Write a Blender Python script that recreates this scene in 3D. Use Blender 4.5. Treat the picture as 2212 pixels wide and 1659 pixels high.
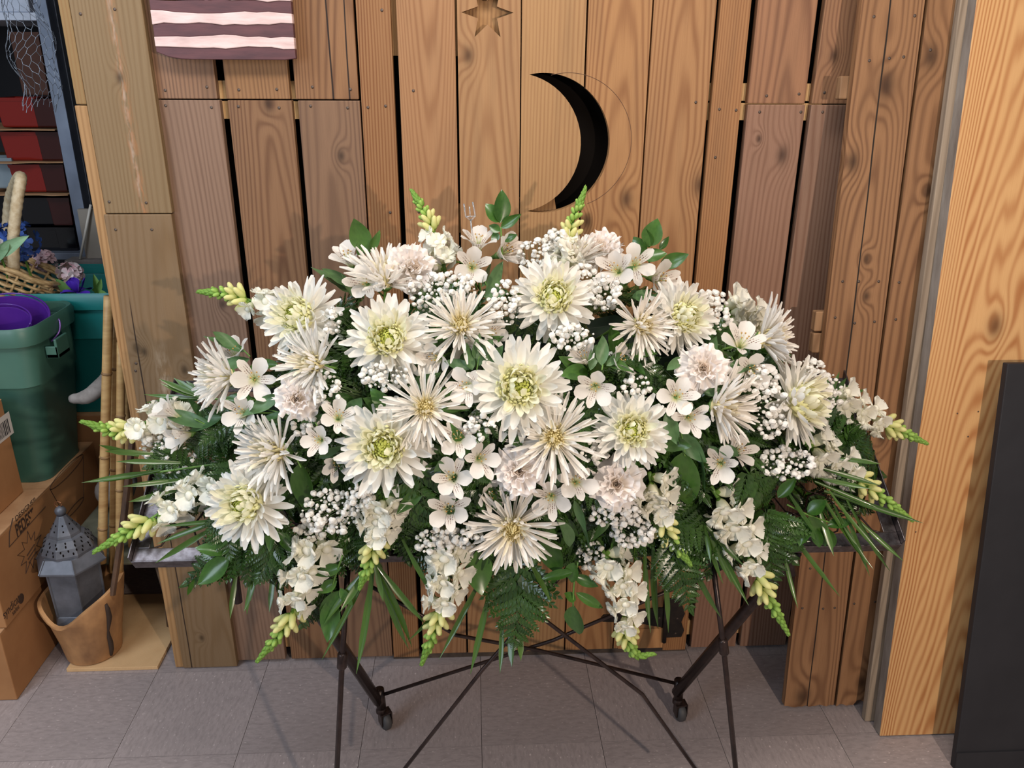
import bpy, bmesh, math, random
from mathutils import Vector, Matrix, noise

for o in list(bpy.data.objects):
    bpy.data.objects.remove(o)
SC = bpy.context.scene
COL = SC.collection
R = math.radians
V = Vector

# ------------------------------------------------------------------ camera
IW, IH = 2212, 1659
FPX, PITCH, YAW, ROLL = 1759.0, 0.37358, 0.051205, 0.0061175
CAM = V((0.0, -1.92293, 1.60704))
_f = V((math.sin(YAW) * math.cos(PITCH), math.cos(YAW) * math.cos(PITCH), -math.sin(PITCH)))
_r = V((math.cos(YAW), -math.sin(YAW), 0))
_u = _r.cross(_f)
CR = _r * math.cos(ROLL) + _u * math.sin(ROLL)
CU = _u * math.cos(ROLL) - _r * math.sin(ROLL)
CF = _f
cd = bpy.data.cameras.new('camera')
cam = bpy.data.objects.new('camera', cd)
COL.objects.link(cam)
cd.sensor_fit = 'HORIZONTAL'
cd.sensor_width = 36.0
cd.lens = FPX / IW * 36.0
cd.clip_start = 0.02
cam.matrix_world = Matrix(((CR.x, CU.x, -CF.x, CAM.x), (CR.y, CU.y, -CF.y, CAM.y),
                           (CR.z, CU.z, -CF.z, CAM.z), (0, 0, 0, 1)))
SC.camera = cam

# ------------------------------------------------------------------ world, lamps, exposure
w = bpy.data.worlds.new('room_light')
SC.world = w
w.use_nodes = True
bg = w.node_tree.nodes['Background']
bg.inputs[0].default_value = (0.94, 0.95, 1.0, 1)
bg.inputs[1].default_value = 0.16


def lamp(name, kind, loc, target, power, color, size=0.1, size_y=None):
    l = bpy.data.lights.new(name, kind)
    l.energy = power
    l.color = color
    o = bpy.data.objects.new(name, l)
    COL.objects.link(o)
    o.location = loc
    if kind == 'AREA':
        l.size = size
        if size_y:
            l.shape = 'RECTANGLE'
            l.size_y = size_y
    else:
        l.shadow_soft_size = size
    d = V(target) - V(loc)
    o.rotation_euler = d.to_track_quat('-Z', 'Y').to_euler()
    return o


# warm work lamp right of the photographer, cool window on the left, ceiling tubes overhead
lamp('warm_work_lamp', 'POINT', (1.05, -2.65, 1.62), (0.6, 0, 0.8), 88, (1.0, 0.82, 0.67), 0.03)
lamp('window_daylight', 'AREA', (-1.9, -2.1, 1.75), (-0.1, 0, 0.8), 20, (0.72, 0.85, 1.0), 1.0, 1.2)
lamp('ceiling_tubes', 'AREA', (0.1, -1.15, 2.75), (0.1, -0.35, 0.0), 22, (1.0, 0.93, 0.86), 1.3, 0.35)
lamp('added_rail_light', 'AREA', (-1.45, -0.85, 2.7), (-0.5, -0.35, 0.5), 13, (0.78, 0.88, 1.0), 0.4, 1.2)  # added cool light, placed to put a highlight on the left tray rail

vs = SC.view_settings
vs.view_transform = 'Standard'
vs.look = 'None'
vs.exposure = 0.50
vs.gamma = 1.0
vs.use_curve_mapping = False


# ------------------------------------------------------------------ pixel to world
def ray(px, py):
    return CF + CR * ((px - IW / 2) / FPX) - CU * ((py - IH / 2) / FPX)


def atY(px, py, Y):
    d = ray(px, py)
    return CAM + d * ((Y - CAM.y) / d.y)


def atZ(px, py, Z=0.0):
    d = ray(px, py)
    return CAM + d * ((Z - CAM.z) / d.z)


def pxm(p):          # metres per photo pixel at a world point
    return (V(p) - CAM).dot(CF) / FPX


# ------------------------------------------------------------------ small helpers
def srgb(c):
    return tuple((x / 255 / 12.92) if x / 255 <= 0.04045 else ((x / 255 + 0.055) / 1.055) ** 2.4 for x in c)


def mk(name, verts, faces, mats=(), smooth=False, fm=None):
    me = bpy.data.meshes.new(name)
    me.from_pydata([tuple(v) for v in verts], [], faces)
    for m in (mats if isinstance(mats, (list, tuple)) else [mats]):
        me.materials.append(m)
    if fm:
        me.polygons.foreach_set('material_index', fm)
    if smooth:
        me.polygons.foreach_set('use_smooth', [True] * len(me.polygons))
    me.update()
    return me


def ob(name, me, parent=None, mat=None):
    o = bpy.data.objects.new(name, me)
    COL.objects.link(o)
    if parent is not None:
        o.parent = parent
    if mat is not None:
        o.matrix_local = mat
    return o


def tag(o, label=None, cat=None, group=None, kind=None):
    if label:
        o['label'] = label
    if cat:
        o['category'] = cat
    if group:
        o['group'] = group
    if kind:
        o['kind'] = kind
    return o


def thing(name, label, cat, mat=None, group=None):
    o = bpy.data.objects.new(name, None)
    o.empty_display_size = 0.03
    COL.objects.link(o)
    if mat is not None:
        o.matrix_world = mat if isinstance(mat, Matrix) else Matrix.Translation(V(mat))
    return tag(o, label, cat, group)


class B:
    """collects shapes into one mesh"""
    def __init__(s):
        s.v, s.f, s.m = [], [], []

    def add(s, vs_, fs_, mi=0):
        k = len(s.v)
        s.v += [V(x) for x in vs_]
        s.f += [tuple(i + k for i in f) for f in fs_]
        s.m += [mi] * len(fs_)
        return s

    def box(s, a, b, mi=0, M=None):
        x0, y0, z0 = a
        x1, y1, z1 = b
        vs_ = [V(p) for p in ((x0, y0, z0), (x1, y0, z0), (x1, y1, z0), (x0, y1, z0),
                              (x0, y0, z1), (x1, y0, z1), (x1, y1, z1), (x0, y1, z1))]
        if M is not None:
            vs_ = [M @ p for p in vs_]
        return s.add(vs_, [(0, 3, 2, 1), (4, 5, 6, 7), (0, 1, 5, 4), (1, 2, 6, 5), (2, 3, 7, 6), (3, 0, 4, 7)], mi)

    def tube(s, pts, r, n=8, mi=0, cap=True):
        pts = [V(p) for p in pts]
        k = len(pts)
        rr = r if isinstance(r, (list, tuple)) else [r] * k
        vs_, fs_ = [], []
        ref = None
        for i, p in enumerate(pts):
            t = (pts[min(i + 1, k - 1)] - pts[max(i - 1, 0)]).normalized()
            if ref is None:
                ref = V((0, 0, 1)) if abs(t.z) < 0.9 else V((1, 0, 0))
            a = (ref - t * ref.dot(t)).normalized()
            ref = a
            b = t.cross(a)
            for j in range(n):
                q = 2 * math.pi * j / n
                vs_.append(p + (a * math.cos(q) + b * math.sin(q)) * rr[i])
        for i in range(k - 1):
            for j in range(n):
                j2 = (j + 1) % n
                fs_.append((i * n + j, i * n + j2, (i + 1) * n + j2, (i + 1) * n + j))
        if cap:
            fs_.append(tuple(range(n - 1, -1, -1)))
            fs_.append(tuple((k - 1) * n + j for j in range(n)))
        return s.add(vs_, fs_, mi)

    def lathe(s, prof, n=24, mi=0, M=None, sx=1.0, sy=1.0, cap=True, rot=0.0, wob=None):
        vs_, fs_ = [], []
        k = len(prof)
        for i, (r, z) in enumerate(prof):
            for j in range(n):
                a = 2 * math.pi * j / n + rot
                zz = z + (wob(i, a) if wob else 0)
                vs_.append(V((r * math.cos(a) * sx, r * math.sin(a) * sy, zz)))
        for i in range(k - 1):
            for j in range(n):
                j2 = (j + 1) % n
                fs_.append((i * n + j, i * n + j2, (i + 1) * n + j2, (i + 1) * n + j))
        if cap:
            fs_.append(tuple(range(n - 1, -1, -1)))
            fs_.append(tuple((k - 1) * n + j for j in range(n)))
        if M is not None:
            vs_ = [M @ p for p in vs_]
        return s.add(vs_, fs_, mi)

    def prism(s, poly, y0, y1, mi=0):
        """polygon in xz (counter-clockwise seen from -y) extruded from y0 (front) to y1"""
        n = len(poly)
        vs_ = [V((x, y0, z)) for x, z in poly] + [V((x, y1, z)) for x, z in poly]
        fs_ = [tuple(range(n)), tuple(range(2 * n - 1, n - 1, -1))]
        fs_ += [(i, i + n, (i + 1) % n + n, (i + 1) % n) for i in range(n)]
        return s.add(vs_, fs_, mi)

    def ball(s, c, r, n=10, m=6, mi=0, M=None):
        prof = [(max(1e-4, math.sin(math.pi * i / m)) * r, -math.cos(math.pi * i / m) * r) for i in range(m + 1)]
        T = Matrix.Translation(V(c))
        return s.lathe(prof, n, mi, (T @ M) if M is not None else T, cap=False)

    def mesh(s, name, mats, smooth=False):
        return mk(name, s.v, s.f, mats, smooth, s.m)

    def ob(s, name, mats, parent=None, smooth=False, mat=None, bevel=0):
        me = s.mesh(name, mats, smooth)
        o = ob(name, me, parent, mat)
        if bevel:
            b = o.modifiers.new('bevel', 'BEVEL')
            b.width = bevel
            b.segments = 2
            b.limit_method = 'ANGLE'
        return o


def smooth_angle(me, ang=40):
    bm = bmesh.new()
    bm.from_mesh(me)
    for e in bm.edges:
        if len(e.link_faces) == 2 and e.calc_face_angle(0) > R(ang):
            e.smooth = False
    for f in bm.faces:
        f.smooth = True
    bm.to_mesh(me)
    bm.free()


def spline(pts, n=24):
    """Catmull-Rom through 3-D points"""
    P = [V(p) for p in pts]
    P = [P[0] * 2 - P[1]] + P + [P[-1] * 2 - P[-2]]
    k = len(P) - 3
    out = []
    for i in range(n + 1):
        t = i / n * k
        j = min(int(t), k - 1)
        t -= j
        a, b, c, d = P[j:j + 4]
        out.append(0.5 * ((2 * b) + (c - a) * t + (2 * a - 5 * b + 4 * c - d) * t * t + (3 * b - a - 3 * c + d) * t ** 3))
    return out


def frame(pos, z, roll=0.0, xhint=None):
    z = V(z).normalized()
    h = V(xhint) if xhint is not None else (V((1, 0, 0)) if abs(z.x) < 0.9 else V((0, 0, 1)))
    x = (h - z * h.dot(z)).normalized()
    y = z.cross(x)
    M = Matrix(((x.x, y.x, z.x, pos[0]), (x.y, y.y, z.y, pos[1]), (x.z, y.z, z.z, pos[2]), (0, 0, 0, 1)))
    return M @ Matrix.Rotation(roll, 4, 'Z')


# ------------------------------------------------------------------ materials
class N:
    """tiny node-expression helper"""
    def __init__(s, nt, sk):
        s.nt, s.sk = nt, sk

    def _m(s, op, *a):
        n = s.nt.nodes.new('ShaderNodeMath')
        n.operation = op
        for i, x in enumerate((s,) + a):
            if isinstance(x, N):
                s.nt.links.new(x.sk, n.inputs[i])
            else:
                n.inputs[i].default_value = x
        return N(s.nt, n.outputs[0])

    def __add__(s, o): return s._m('ADD', o)
    def __sub__(s, o): return s._m('SUBTRACT', o)
    def __mul__(s, o): return s._m('MULTIPLY', o)
    def __truediv__(s, o): return s._m('DIVIDE', o)
    def pw(s, o): return s._m('POWER', o)
    def sin(s): return s._m('SINE')
    def exp(s): return s._m('EXPONENT')
    def fract(s): return s._m('FRACT')
    def abs(s): return s._m('ABSOLUTE')
    def gt(s, o): return s._m('GREATER_THAN', o)
    def lt(s, o): return s._m('LESS_THAN', o)
    def clamp(s):
        r = s._m('ADD', 0.0)
        r.sk.node.use_clamp = True
        return r


def newmat(name, base=(200, 200, 200), rough=0.6, metal=0.0, spec=0.5, trans=0.0, coat=0.0):
    m = bpy.data.materials.new(name)
    m.use_nodes = True
    nt = m.node_tree
    p = nt.nodes['Principled BSDF']
    p.inputs['Base Color'].default_value = (*srgb(base), 1)
    p.inputs['Roughness'].default_value = rough
    p.inputs['Metallic'].default_value = metal
    p.inputs['Specular IOR Level'].default_value = spec
    p.inputs['Coat Weight'].default_value = coat
    if trans:
        out = nt.nodes['Material Output']
        t = nt.nodes.new('ShaderNodeBsdfTranslucent')
        t.inputs[0].default_value = (*srgb(base), 1)
        mx = nt.nodes.new('ShaderNodeMixShader')
        mx.inputs[0].default_value = trans
        nt.links.new(p.outputs[0], mx.inputs[1])
        nt.links.new(t.outputs[0], mx.inputs[2])
        nt.links.new(mx.outputs[0], out.inputs[0])
    return m


def coords(nt, kind='Object', scale=(1, 1, 1), off=(0, 0, 0), rot=(0, 0, 0)):
    tc = nt.nodes.new('ShaderNodeTexCoord')
    mp = nt.nodes.new('ShaderNodeMapping')
    mp.inputs['Scale'].default_value = scale
    mp.inputs['Location'].default_value = off
    mp.inputs['Rotation'].default_value = rot
    nt.links.new(tc.outputs[kind], mp.inputs[0])
    return mp.outputs[0]


def noise_n(nt, vec, scale=5.0, detail=2.0, rough=0.5, dist=0.0):
    n = nt.nodes.new('ShaderNodeTexNoise')
    n.inputs['Scale'].default_value = scale
    n.inputs['Detail'].default_value = detail
    n.inputs['Roughness'].default_value = rough
    n.inputs['Distortion'].default_value = dist
    nt.links.new(vec, n.inputs['Vector'])
    return N(nt, n.outputs[0])


def mix(nt, fac, a, b, mode='MIX'):
    n = nt.nodes.new('ShaderNodeMix')
    n.data_type = 'RGBA'
    n.blend_type = mode
    for sk, x in ((n.inputs[0], fac), (n.inputs[6], a), (n.inputs[7], b)):
        if isinstance(x, N):
            nt.links.new(x.sk, sk)
        elif isinstance(x, bpy.types.NodeSocket):
            nt.links.new(x, sk)
        elif isinstance(x, (int, float)):
            sk.default_value = x
        else:
            sk.default_value = (*srgb(x), 1)
    return n.outputs[2]


def bump(nt, h, strength=0.3, dist=0.002):
    b = nt.nodes.new('ShaderNodeBump')
    b.inputs['Strength'].default_value = strength
    b.inputs['Distance'].default_value = dist
    nt.links.new(h.sk if isinstance(h, N) else h, b.inputs['Height'])
    nt.links.new(b.outputs[0], nt.nodes['Principled BSDF'].inputs['Normal'])


def wood(name, light, dark, x0=0.0, A=900.0, Bz=5.0, C=2.2, seed=0.0, knots=(), rough=0.62, line=0.75,
         stain=0.3, stain_col=(90, 68, 50), streaks=(), sharp=2.0, fib=0.35):
    """flat-sawn board: grain lines are the contours of a height field over the board's face (x across, z along)"""
    m = newmat(name, light, rough, spec=0.3)
    nt = m.node_tree
    tc = nt.nodes.new('ShaderNodeTexCoord')
    sp = nt.nodes.new('ShaderNodeSeparateXYZ')
    nt.links.new(tc.outputs['Object'], sp.inputs[0])
    x, y, z = (N(nt, sp.outputs[i]) for i in range(3))
    n1 = noise_n(nt, coords(nt, 'Object', (9, 9, 0.9), (seed, seed * 1.7, seed * 2.3)), 1.0, 2.0, 0.5)
    n2 = noise_n(nt, coords(nt, 'Object', (30, 30, 3.5), (seed * 3, 1, seed)), 1.0, 1.0)
    dx = x - x0
    f = dx * dx * A + z * Bz + y * 60.0 + n1 * C * 2.0 + n2 * 0.9
    kd = None
    for (kx, kz, kr) in knots:
        ax, az = x - kx, (z - kz) * 0.62
        d2 = (ax * ax + az * az) * (1.0 / (kr * kr))
        f = f + (d2 * -0.28).exp() * 2.6
        g = (d2 * -1.4).exp()
        kd = g if kd is None else kd + g
    ring = ((f * (2 * math.pi)).sin() * 0.5 + 0.5).pw(sharp)
    fibre = noise_n(nt, coords(nt, 'Object', (420, 420, 9), (seed, 0, 0)), 1.0, 2.0, 0.6)
    blot = noise_n(nt, coords(nt, 'Object', (14, 14, 2.2), (seed * 5, 3, seed)), 1.0, 3.0, 0.6)
    wid = noise_n(nt, coords(nt, 'Object', (22, 22, 1.2), (seed * 2, 7, seed)), 1.0, 1.0)
    lw = (ring * (wid * 1.3 + 0.1) * line).clamp()
    c = mix(nt, lw, light, dark)
    c = mix(nt, ((fibre - 0.45) * fib * 2.0).clamp(), c, dark)
    c = mix(nt, ((blot - 0.5) * 4.0 * stain).clamp(), c, stain_col)
    for (sx, sw, col, z0, z1, st) in streaks:      # worn or stained streak along the board
        ax = (x - sx + (n2 - 0.5) * max(0.004, sw) * 2.0) * (1.0 / sw)
        ends = ((z - z0) * 9.0).clamp() * ((z * -1.0 + z1) * 9.0).clamp()
        mk_ = (ax * ax * -1.0).exp() * ends * st
        if sw > 0.003:
            spk = noise_n(nt, coords(nt, 'Object', (120, 120, 26), (sx * 90, 2, seed)), 1.0, 3.0, 0.6)
            mk_ = mk_ * ((spk - 0.42) * 5.0).clamp()
        c = mix(nt, mk_.clamp(), c, col)
    if kd is not None:
        c = mix(nt, (kd * 0.8).clamp(), c, tuple(v * 0.55 for v in dark))
    p = nt.nodes['Principled BSDF']
    nt.links.new(c, p.inputs['Base Color'])
    bump(nt, ring * -0.4 + fibre * 0.5, 0.35, 0.0012)
    return m


def mottled(name, a, b, scale=8.0, rough=0.6, amt=1.0, metal=0.0, spec=0.5, bmp=0.0, detail=4.0, sc3=(1, 1, 1), coat=0.0):
    m = newmat(name, a, rough, metal, spec, coat=coat)
    nt = m.node_tree
    n = noise_n(nt, coords(nt, 'Object', sc3), scale, detail, 0.6)
    c = mix(nt, ((n - 0.35) * 3.0 * amt).clamp(), a, b)
    nt.links.new(c, nt.nodes['Principled BSDF'].inputs['Base Color'])
    if bmp:
        bump(nt, n, bmp, 0.003)
    return m


# ================================================================== THE SETTING
T12 = 0.3048
# ---- floor of 12 inch vinyl tiles
grout = newmat('floor_joint', (66, 60, 58), 0.8)
b = B()
b.box((-2.9, -2.4, -0.03), (2.5, 1.8, -0.004))
floor = tag(b.ob('floor', grout), kind='structure')


def tile_mat(name, rot, tone):
    m = newmat(name, (150, 140, 138), 0.42, spec=0.4)
    nt = m.node_tree
    big = noise_n(nt, coords(nt, 'Object', (1, 1, 1)), 3.0, 3, 0.6)
    n = noise_n(nt, coords(nt, 'Object', (40, 120, 1) if rot else (120, 40, 1)), 1.0, 3.0, 0.65)
    n2 = noise_n(nt, coords(nt, 'Object', (80, 170, 1) if rot else (170, 80, 1), (3, 5, 1)), 1.0, 2.0, 0.5)
    a = tuple(v * tone for v in (160, 148, 146))
    c = mix(nt, ((n - 0.42) * 3.0).clamp(), a, tuple(v * 0.86 for v in a))
    c = mix(nt, ((n2 - 0.64) * 7.0).clamp(), c, tuple(min(255, v * 1.28) for v in a))
    c = mix(nt, ((big - 0.5) * 1.6).clamp(), c, tuple(v * 0.87 for v in a))
    dk = noise_n(nt, coords(nt, 'Object', (1, 1, 1), (9, 2, 0)), 42.0, 1.0, 0.4)
    c = mix(nt, ((dk - 0.78) * 14.0).clamp(), c, (70, 62, 58))
    p = nt.nodes['Principled BSDF']
    nt.links.new(c, p.inputs['Base Color'])
    bump(nt, n, 0.12, 0.001)
    return m


TM = [tile_mat('vinyl_tile_a', 0, 1.0), tile_mat('vinyl_tile_b', 1, 0.97)]
tme = []
for k in range(2):
    b = B()
    h = T12 / 2 - 0.0006
    b.box((-h, -h, -0.0035), (h, h, 0))
    tme.append(b.mesh('floor_tile', TM[k]))
for i in range(-9, 8):
    for j in range(-7, 6):
        cx, cy = 0.0104 + (i + 0.5) * T12, -0.0295 + (j + 0.5) * T12
        ob('floor_tile', tme[(i + j) % 2], floor, Matrix.Translation((cx, cy, 0)))

# ---- black backing painted as the unlit space behind the planks, capped against light
dark = newmat('unlit_black', (16, 12, 10), 0.9, spec=0.1)  # near-black colour stands for unlit depth, here and in pierced holes
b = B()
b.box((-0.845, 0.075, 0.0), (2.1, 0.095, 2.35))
b.box((-0.845, 0.0, 2.32), (2.1, 0.075, 2.35))  # added cap that keeps overhead light out of the gap
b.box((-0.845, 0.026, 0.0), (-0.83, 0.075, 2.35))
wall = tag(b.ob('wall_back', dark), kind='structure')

ZT = 2.32


def plank(name, px0, px1, yref, z0, z1, Y, mat_args, parent, thick=0.022, knots=(), nails=(), poly=None, bevel=0.0018, tail=0):
    x0, x1 = atY(px0, yref, Y).x, atY(px1, yref, Y).x
    cx, cz = (x0 + x1) / 2, (z0 + z1) / 2
    kn = [(atY(a, c, Y).x - cx, atY(a, c, Y).z - cz, r * 0.00115) for a, c, r in knots]
    m = wood(name + '_wood', knots=kn, **mat_args)
    w2, h2 = (x1 - x0) / 2, (z1 - z0) / 2
    b = B()
    if poly:
        b.prism([(x - cx, z - cz) for x, z in poly(x0, x1, z0, z1)], 0, thick)
    else:
        b.box((-w2, 0, -h2), (w2, thick, h2))
    o = b.ob('plank', m, parent, mat=Matrix.Translation((cx, Y, cz)), bevel=bevel)
    for a, c in nails:
        p = atY(a, c, Y)
        ob('nail', NAIL, o, Matrix.Translation((p.x - cx, -0.0006, p.z - cz)))
    return o


nailm = mottled('rusty_nail', (60, 48, 42), (120, 105, 95), 400, 0.5, metal=0.6)
b = B()
b.lathe([(0.0001, -0.0008), (0.0026, -0.0008), (0.0034, 0.0), (0.0034, 0.001)], 8, M=Matrix.Rotation(R(90), 4, 'X') @ Matrix.Scale(-1, 4, (0, 0, 1)))
NAIL = b.mesh('nail', nailm, True)

zs = atY(470, 215, 0).z          # height of the butt joint
G1 = dict(light=(133, 105, 86), dark=(90, 64, 49))          # greyed planks left
G2 = dict(light=(137, 99, 67), dark=(85, 52, 32))
TAN = dict(light=(160, 121, 83), dark=(117, 73, 42))         # warm door planks
PINK = dict(light=(142, 107, 87), dark=(98, 63, 46))


def W_(base, **k):
    d = dict(base)
    d.update(k)
    return d


zb = 0.010
# upper short planks above the joint
plank('left_upper_a', 335, 470, 215, zs + .0012, ZT, 0, W_(G1, light=(137, 103, 78), seed=1.1, x0=.2, A=260, Bz=2, stain=.5), wall, nails=((357, 195), (447, 188)))
plank('left_upper_b', 490, 627, 215, zs + .0012, ZT, 0, W_(G2, light=(143, 105, 70), seed=2.3, x0=-.3, A=190, Bz=2, C=1.2, line=.6), wall, nails=((516, 194), (598, 193)))
plank('left_upper_c', 639, 775, 215, zs + .0012, ZT, 0, W_(G2, seed=3.9, x0=.05, A=700, Bz=6, streaks=((.012, .0012, (40, 26, 18), -2, 2, 3.), (.05, .0012, (40, 26, 18), -2, 2, 3.))), wall, nails=((675, 188), (757, 193)))
# long planks below
plank('left_lower_a', 335, 474, 217, zb, zs - .0012, 0, W_(G1, seed=4.2, x0=-.25, A=170, Bz=3, C=1.5, line=.55), wall, knots=((480, 657, 9),), nails=((358, 228), (457, 232)))
plank('left_lower_b', 491, 630, 217, zb, zs - .0012, 0, W_(G2, light=(129, 95, 67), seed=5.5, x0=.012, A=1100, Bz=3.2, C=1.6, line=.8), wall, knots=((580, 224, 12),), nails=((515, 230), (603, 233)))
plank('left_lower_c', 643, 777, 217, zb, zs - .0012, 0, W_(G1, light=(126, 96, 73), seed=6.1, x0=-.01, A=900, Bz=3.0, C=1.8), wall, knots=((737, 337, 9),), nails=((671, 229), (751, 233)))
plank('left_strip', 780, 852, 215, zb, ZT, -.006, W_(G2, light=(143, 103, 67), dark=(103, 55, 22), seed=7.7, x0=.4, A=190, Bz=1, C=.8, line=.9), wall, nails=((795, 232), (833, 229), (825, 22), (843, 459)))
# pine battens glimpsed between the planks
pine = wood('batten_pine', (208, 172, 122), (168, 124, 80), x0=.3, A=200, Bz=3, seed=8.0, stain=.1)
for (a, c) in ((174, 213), (218, 256)):
    for (xa, xb) in ((-.82, -.33), (.5, 1.6)):
        z1, z0 = atY(480, a, .03).z, atY(480, c, .03).z
        b = B()
        b.box((-(xb - xa) / 2, 0, -(z1 - z0) / 2), ((xb - xa) / 2, .03, (z1 - z0) / 2))
        b.ob('batten', pine, wall, mat=Matrix.Translation(((xa + xb) / 2, .0232, (z0 + z1) / 2)))
for (xa, xb, z0, z1) in ((-.82, -.33, .035, .085), (.5, 1.6, .04, .09)):
    b = B()
    b.box((-(xb - xa) / 2, 0, -(z1 - z0) / 2), ((xb - xa) / 2, .03, (z1 - z0) / 2))
    b.ob('batten', pine, wall, mat=Matrix.Translation(((xa + xb) / 2, .0232, (z0 + z1) / 2)))
# right planks
plank('right_strip', 1556, 1622, 20, zb, ZT, -.008, W_(TAN, light=(155, 111, 72), seed=9.3, x0=.4, A=200, Bz=1.5, C=1, line=.8), wall, nails=((1554, 236), (1590, 238), (1545, 340)))
plank('right_upper_a', 1638, 1767, 5, atY(1650, 225, 0).z + .0012, ZT, 0, W_(PINK, light=(149, 107, 78), seed=10.4, x0=.02, A=700, Bz=3.5), wall, nails=((1656, 207), (1726, 203)))
plank('right_lower_a', 1616, 1740, 228, zb, atY(1650, 225, 0).z - .0012, 0, W_(PINK, seed=11.8, x0=.3, A=130, Bz=2, C=1.8, line=.5), wall, knots=((1640, 300, 6), (1690, 335, 14)), nails=((1641, 242), (1730, 242)))
plank('right_upper_b', 1783, 1900, 5, atY(1650, 225, 0).z + .0012, ZT, 0, W_(PINK, light=(144, 105, 76), seed=12.2, x0=.1, A=420, Bz=4), wall, knots=((1802, 120, 11),), nails=((1781, 200),))
plank('right_lower_b', 1753, 1880, 228, zb, atY(1650, 225, 0).z - .0012, 0, W_(PINK, light=(133, 103, 85), seed=13.6, x0=-.2, A=260, Bz=3), wall, nails=((1777, 242),))
for k, (a, c) in enumerate(((1.02, 1.16), (1.165, 1.30), (1.305, 1.45), (1.455, 1.60), (1.605, 1.76), (1.765, 1.92))):
    b = B()
    b.box((-(c - a) / 2, 0, -1.15), ((c - a) / 2, .022, 1.15))
    b.ob('plank', wood('far_right_%d' % k, seed=20 + k, x0=.1 * (k % 3 - 1), A=400, **PINK), wall, mat=Matrix.Translation(((a + c) / 2, 0, 1.165)), bevel=.0018)

# ---- outhouse style door with a moon and a star sawn out
b = B()
b.box((-.005, -.004, .0), (0, 0, .004))
door = bpy.data.objects.new('door_1', None)
COL.objects.link(door)
tag(door, kind='structure')


def arc(cx, cz, r, a0, a1, n=22):
    return [(cx + r * math.cos(R(a0 + (a1 - a0) * i / n)), cz + r * math.sin(R(a0 + (a1 - a0) * i / n))) for i in range(n + 1)]


def circ3(p, q, s):
    ax, ay = p; bx, by = q; cx, cy = s
    d = 2 * (ax * (by - cy) + bx * (cy - ay) + cx * (ay - by))
    ux = ((ax * ax + ay * ay) * (by - cy) + (bx * bx + by * by) * (cy - ay) + (cx * cx + cy * cy) * (ay - by)) / d
    uy = ((ax * ax + ay * ay) * (cx - bx) + (bx * bx + by * by) * (ax - cx) + (cx * cx + cy * cy) * (bx - ax)) / d
    return ux, uy, math.hypot(ax - ux, ay - uy)


DY = -.004
wp = lambda a, c: (atY(a, c, DY).x, atY(a, c, DY).z)
tipT, tipB = wp(1143, 161), wp(1139, 456)
oc = circ3(tipT, wp(1317, 300), tipB)
ic = circ3(tipT, wp(1254, 292), tipB)
ang = lambda c, p: math.degrees(math.atan2(p[1] - c[1], p[0] - c[0]))


def cross_ang(c, x, top):
    a = math.degrees(math.acos(max(-1, min(1, (x - c[0]) / c[2]))))
    return a if top else -a


def moon_left(x0, x1, z0, z1):
    at, ab = cross_ang(oc, x1, True), cross_ang(oc, x1, False)
    P = [(x0, z0), (x1, z0)]
    P += arc(oc[0], oc[1], oc[2], ab, ang(oc, tipB), 16)
    P += arc(ic[0], ic[1], ic[2], ang(ic, tipB), ang(ic, tipT), 26)[1:]
    P += arc(oc[0], oc[1], oc[2], ang(oc, tipT), at, 16)[1:]
    P += [(x1, z1), (x0, z1)]
    return [(min(x, x1), z) for x, z in P]


def moon_right(x0, x1, z0, z1):
    at, ab = cross_ang(oc, x0, True), cross_ang(oc, x0, False)
    P = [(x0, z0), (x1, z0), (x1, z1), (x0, z1)]
    P += arc(oc[0], oc[1], oc[2], at, ab, 24)
    return P


def star_hole(x0, x1, z0, z1):
    c = wp(1053, 27)
    star = []
    for i in range(12):
        a = R(90 - i * 30)
        rr = (.056 if i % 2 == 0 else .0235)
        star.append((c[0] + rr * math.sin(R(-i * 30 + 90)) * 1.0, c[1] + rr * math.cos(R(-i * 30 + 90))))
    # keyhole outline, slit from the top edge
    j = min(range(12), key=lambda i: -star[i][1] + abs(star[i][0] - c[0]) * .01)
    seq = [star[(j + i) % 12] for i in range(12)]
    area = sum(seq[i][0] * seq[(i + 1) % 12][1] - seq[(i + 1) % 12][0] * seq[i][1] for i in range(12))
    if area > 0:
        seq = [seq[0]] + seq[1:][::-1]
    sx = seq[0][0]
    return [(x0, z0), (x1, z0), (x1, z1), (sx + .00005, z1), (sx + .00005, seq[0][1])] + seq[1:] + [(sx - .00005, seq[0][1]), (sx - .00005, z1), (x0, z1)]


dz = .018
plank('door_a', 855, 982, 2, dz, ZT, DY, W_(TAN, light=(157, 116, 80), seed=30.1, x0=.005, A=1500, Bz=-7, C=1.5, line=.6), door, nails=((893, 196), (905, 458)))
plank('door_b', 987, 1125, 2, dz, ZT, DY, W_(TAN, seed=31.4, x0=.0, A=700, Bz=5, C=2.2, line=.55), door, knots=((1012, 120, 12),), poly=star_hole, bevel=0)
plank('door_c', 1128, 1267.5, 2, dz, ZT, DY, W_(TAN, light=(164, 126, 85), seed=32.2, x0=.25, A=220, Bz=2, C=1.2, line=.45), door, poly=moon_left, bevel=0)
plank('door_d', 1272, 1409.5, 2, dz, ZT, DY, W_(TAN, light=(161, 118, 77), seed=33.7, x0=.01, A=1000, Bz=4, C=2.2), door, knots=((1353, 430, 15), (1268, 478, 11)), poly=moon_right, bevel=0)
plank('door_e', 1413.5, 1549, 2, dz, ZT, DY, W_(TAN, light=(159, 117, 78), seed=34.9, x0=.01, A=900, Bz=4, C=1.6), door, knots=((1512, 400, 17),), nails=((1503, 221),))
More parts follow.
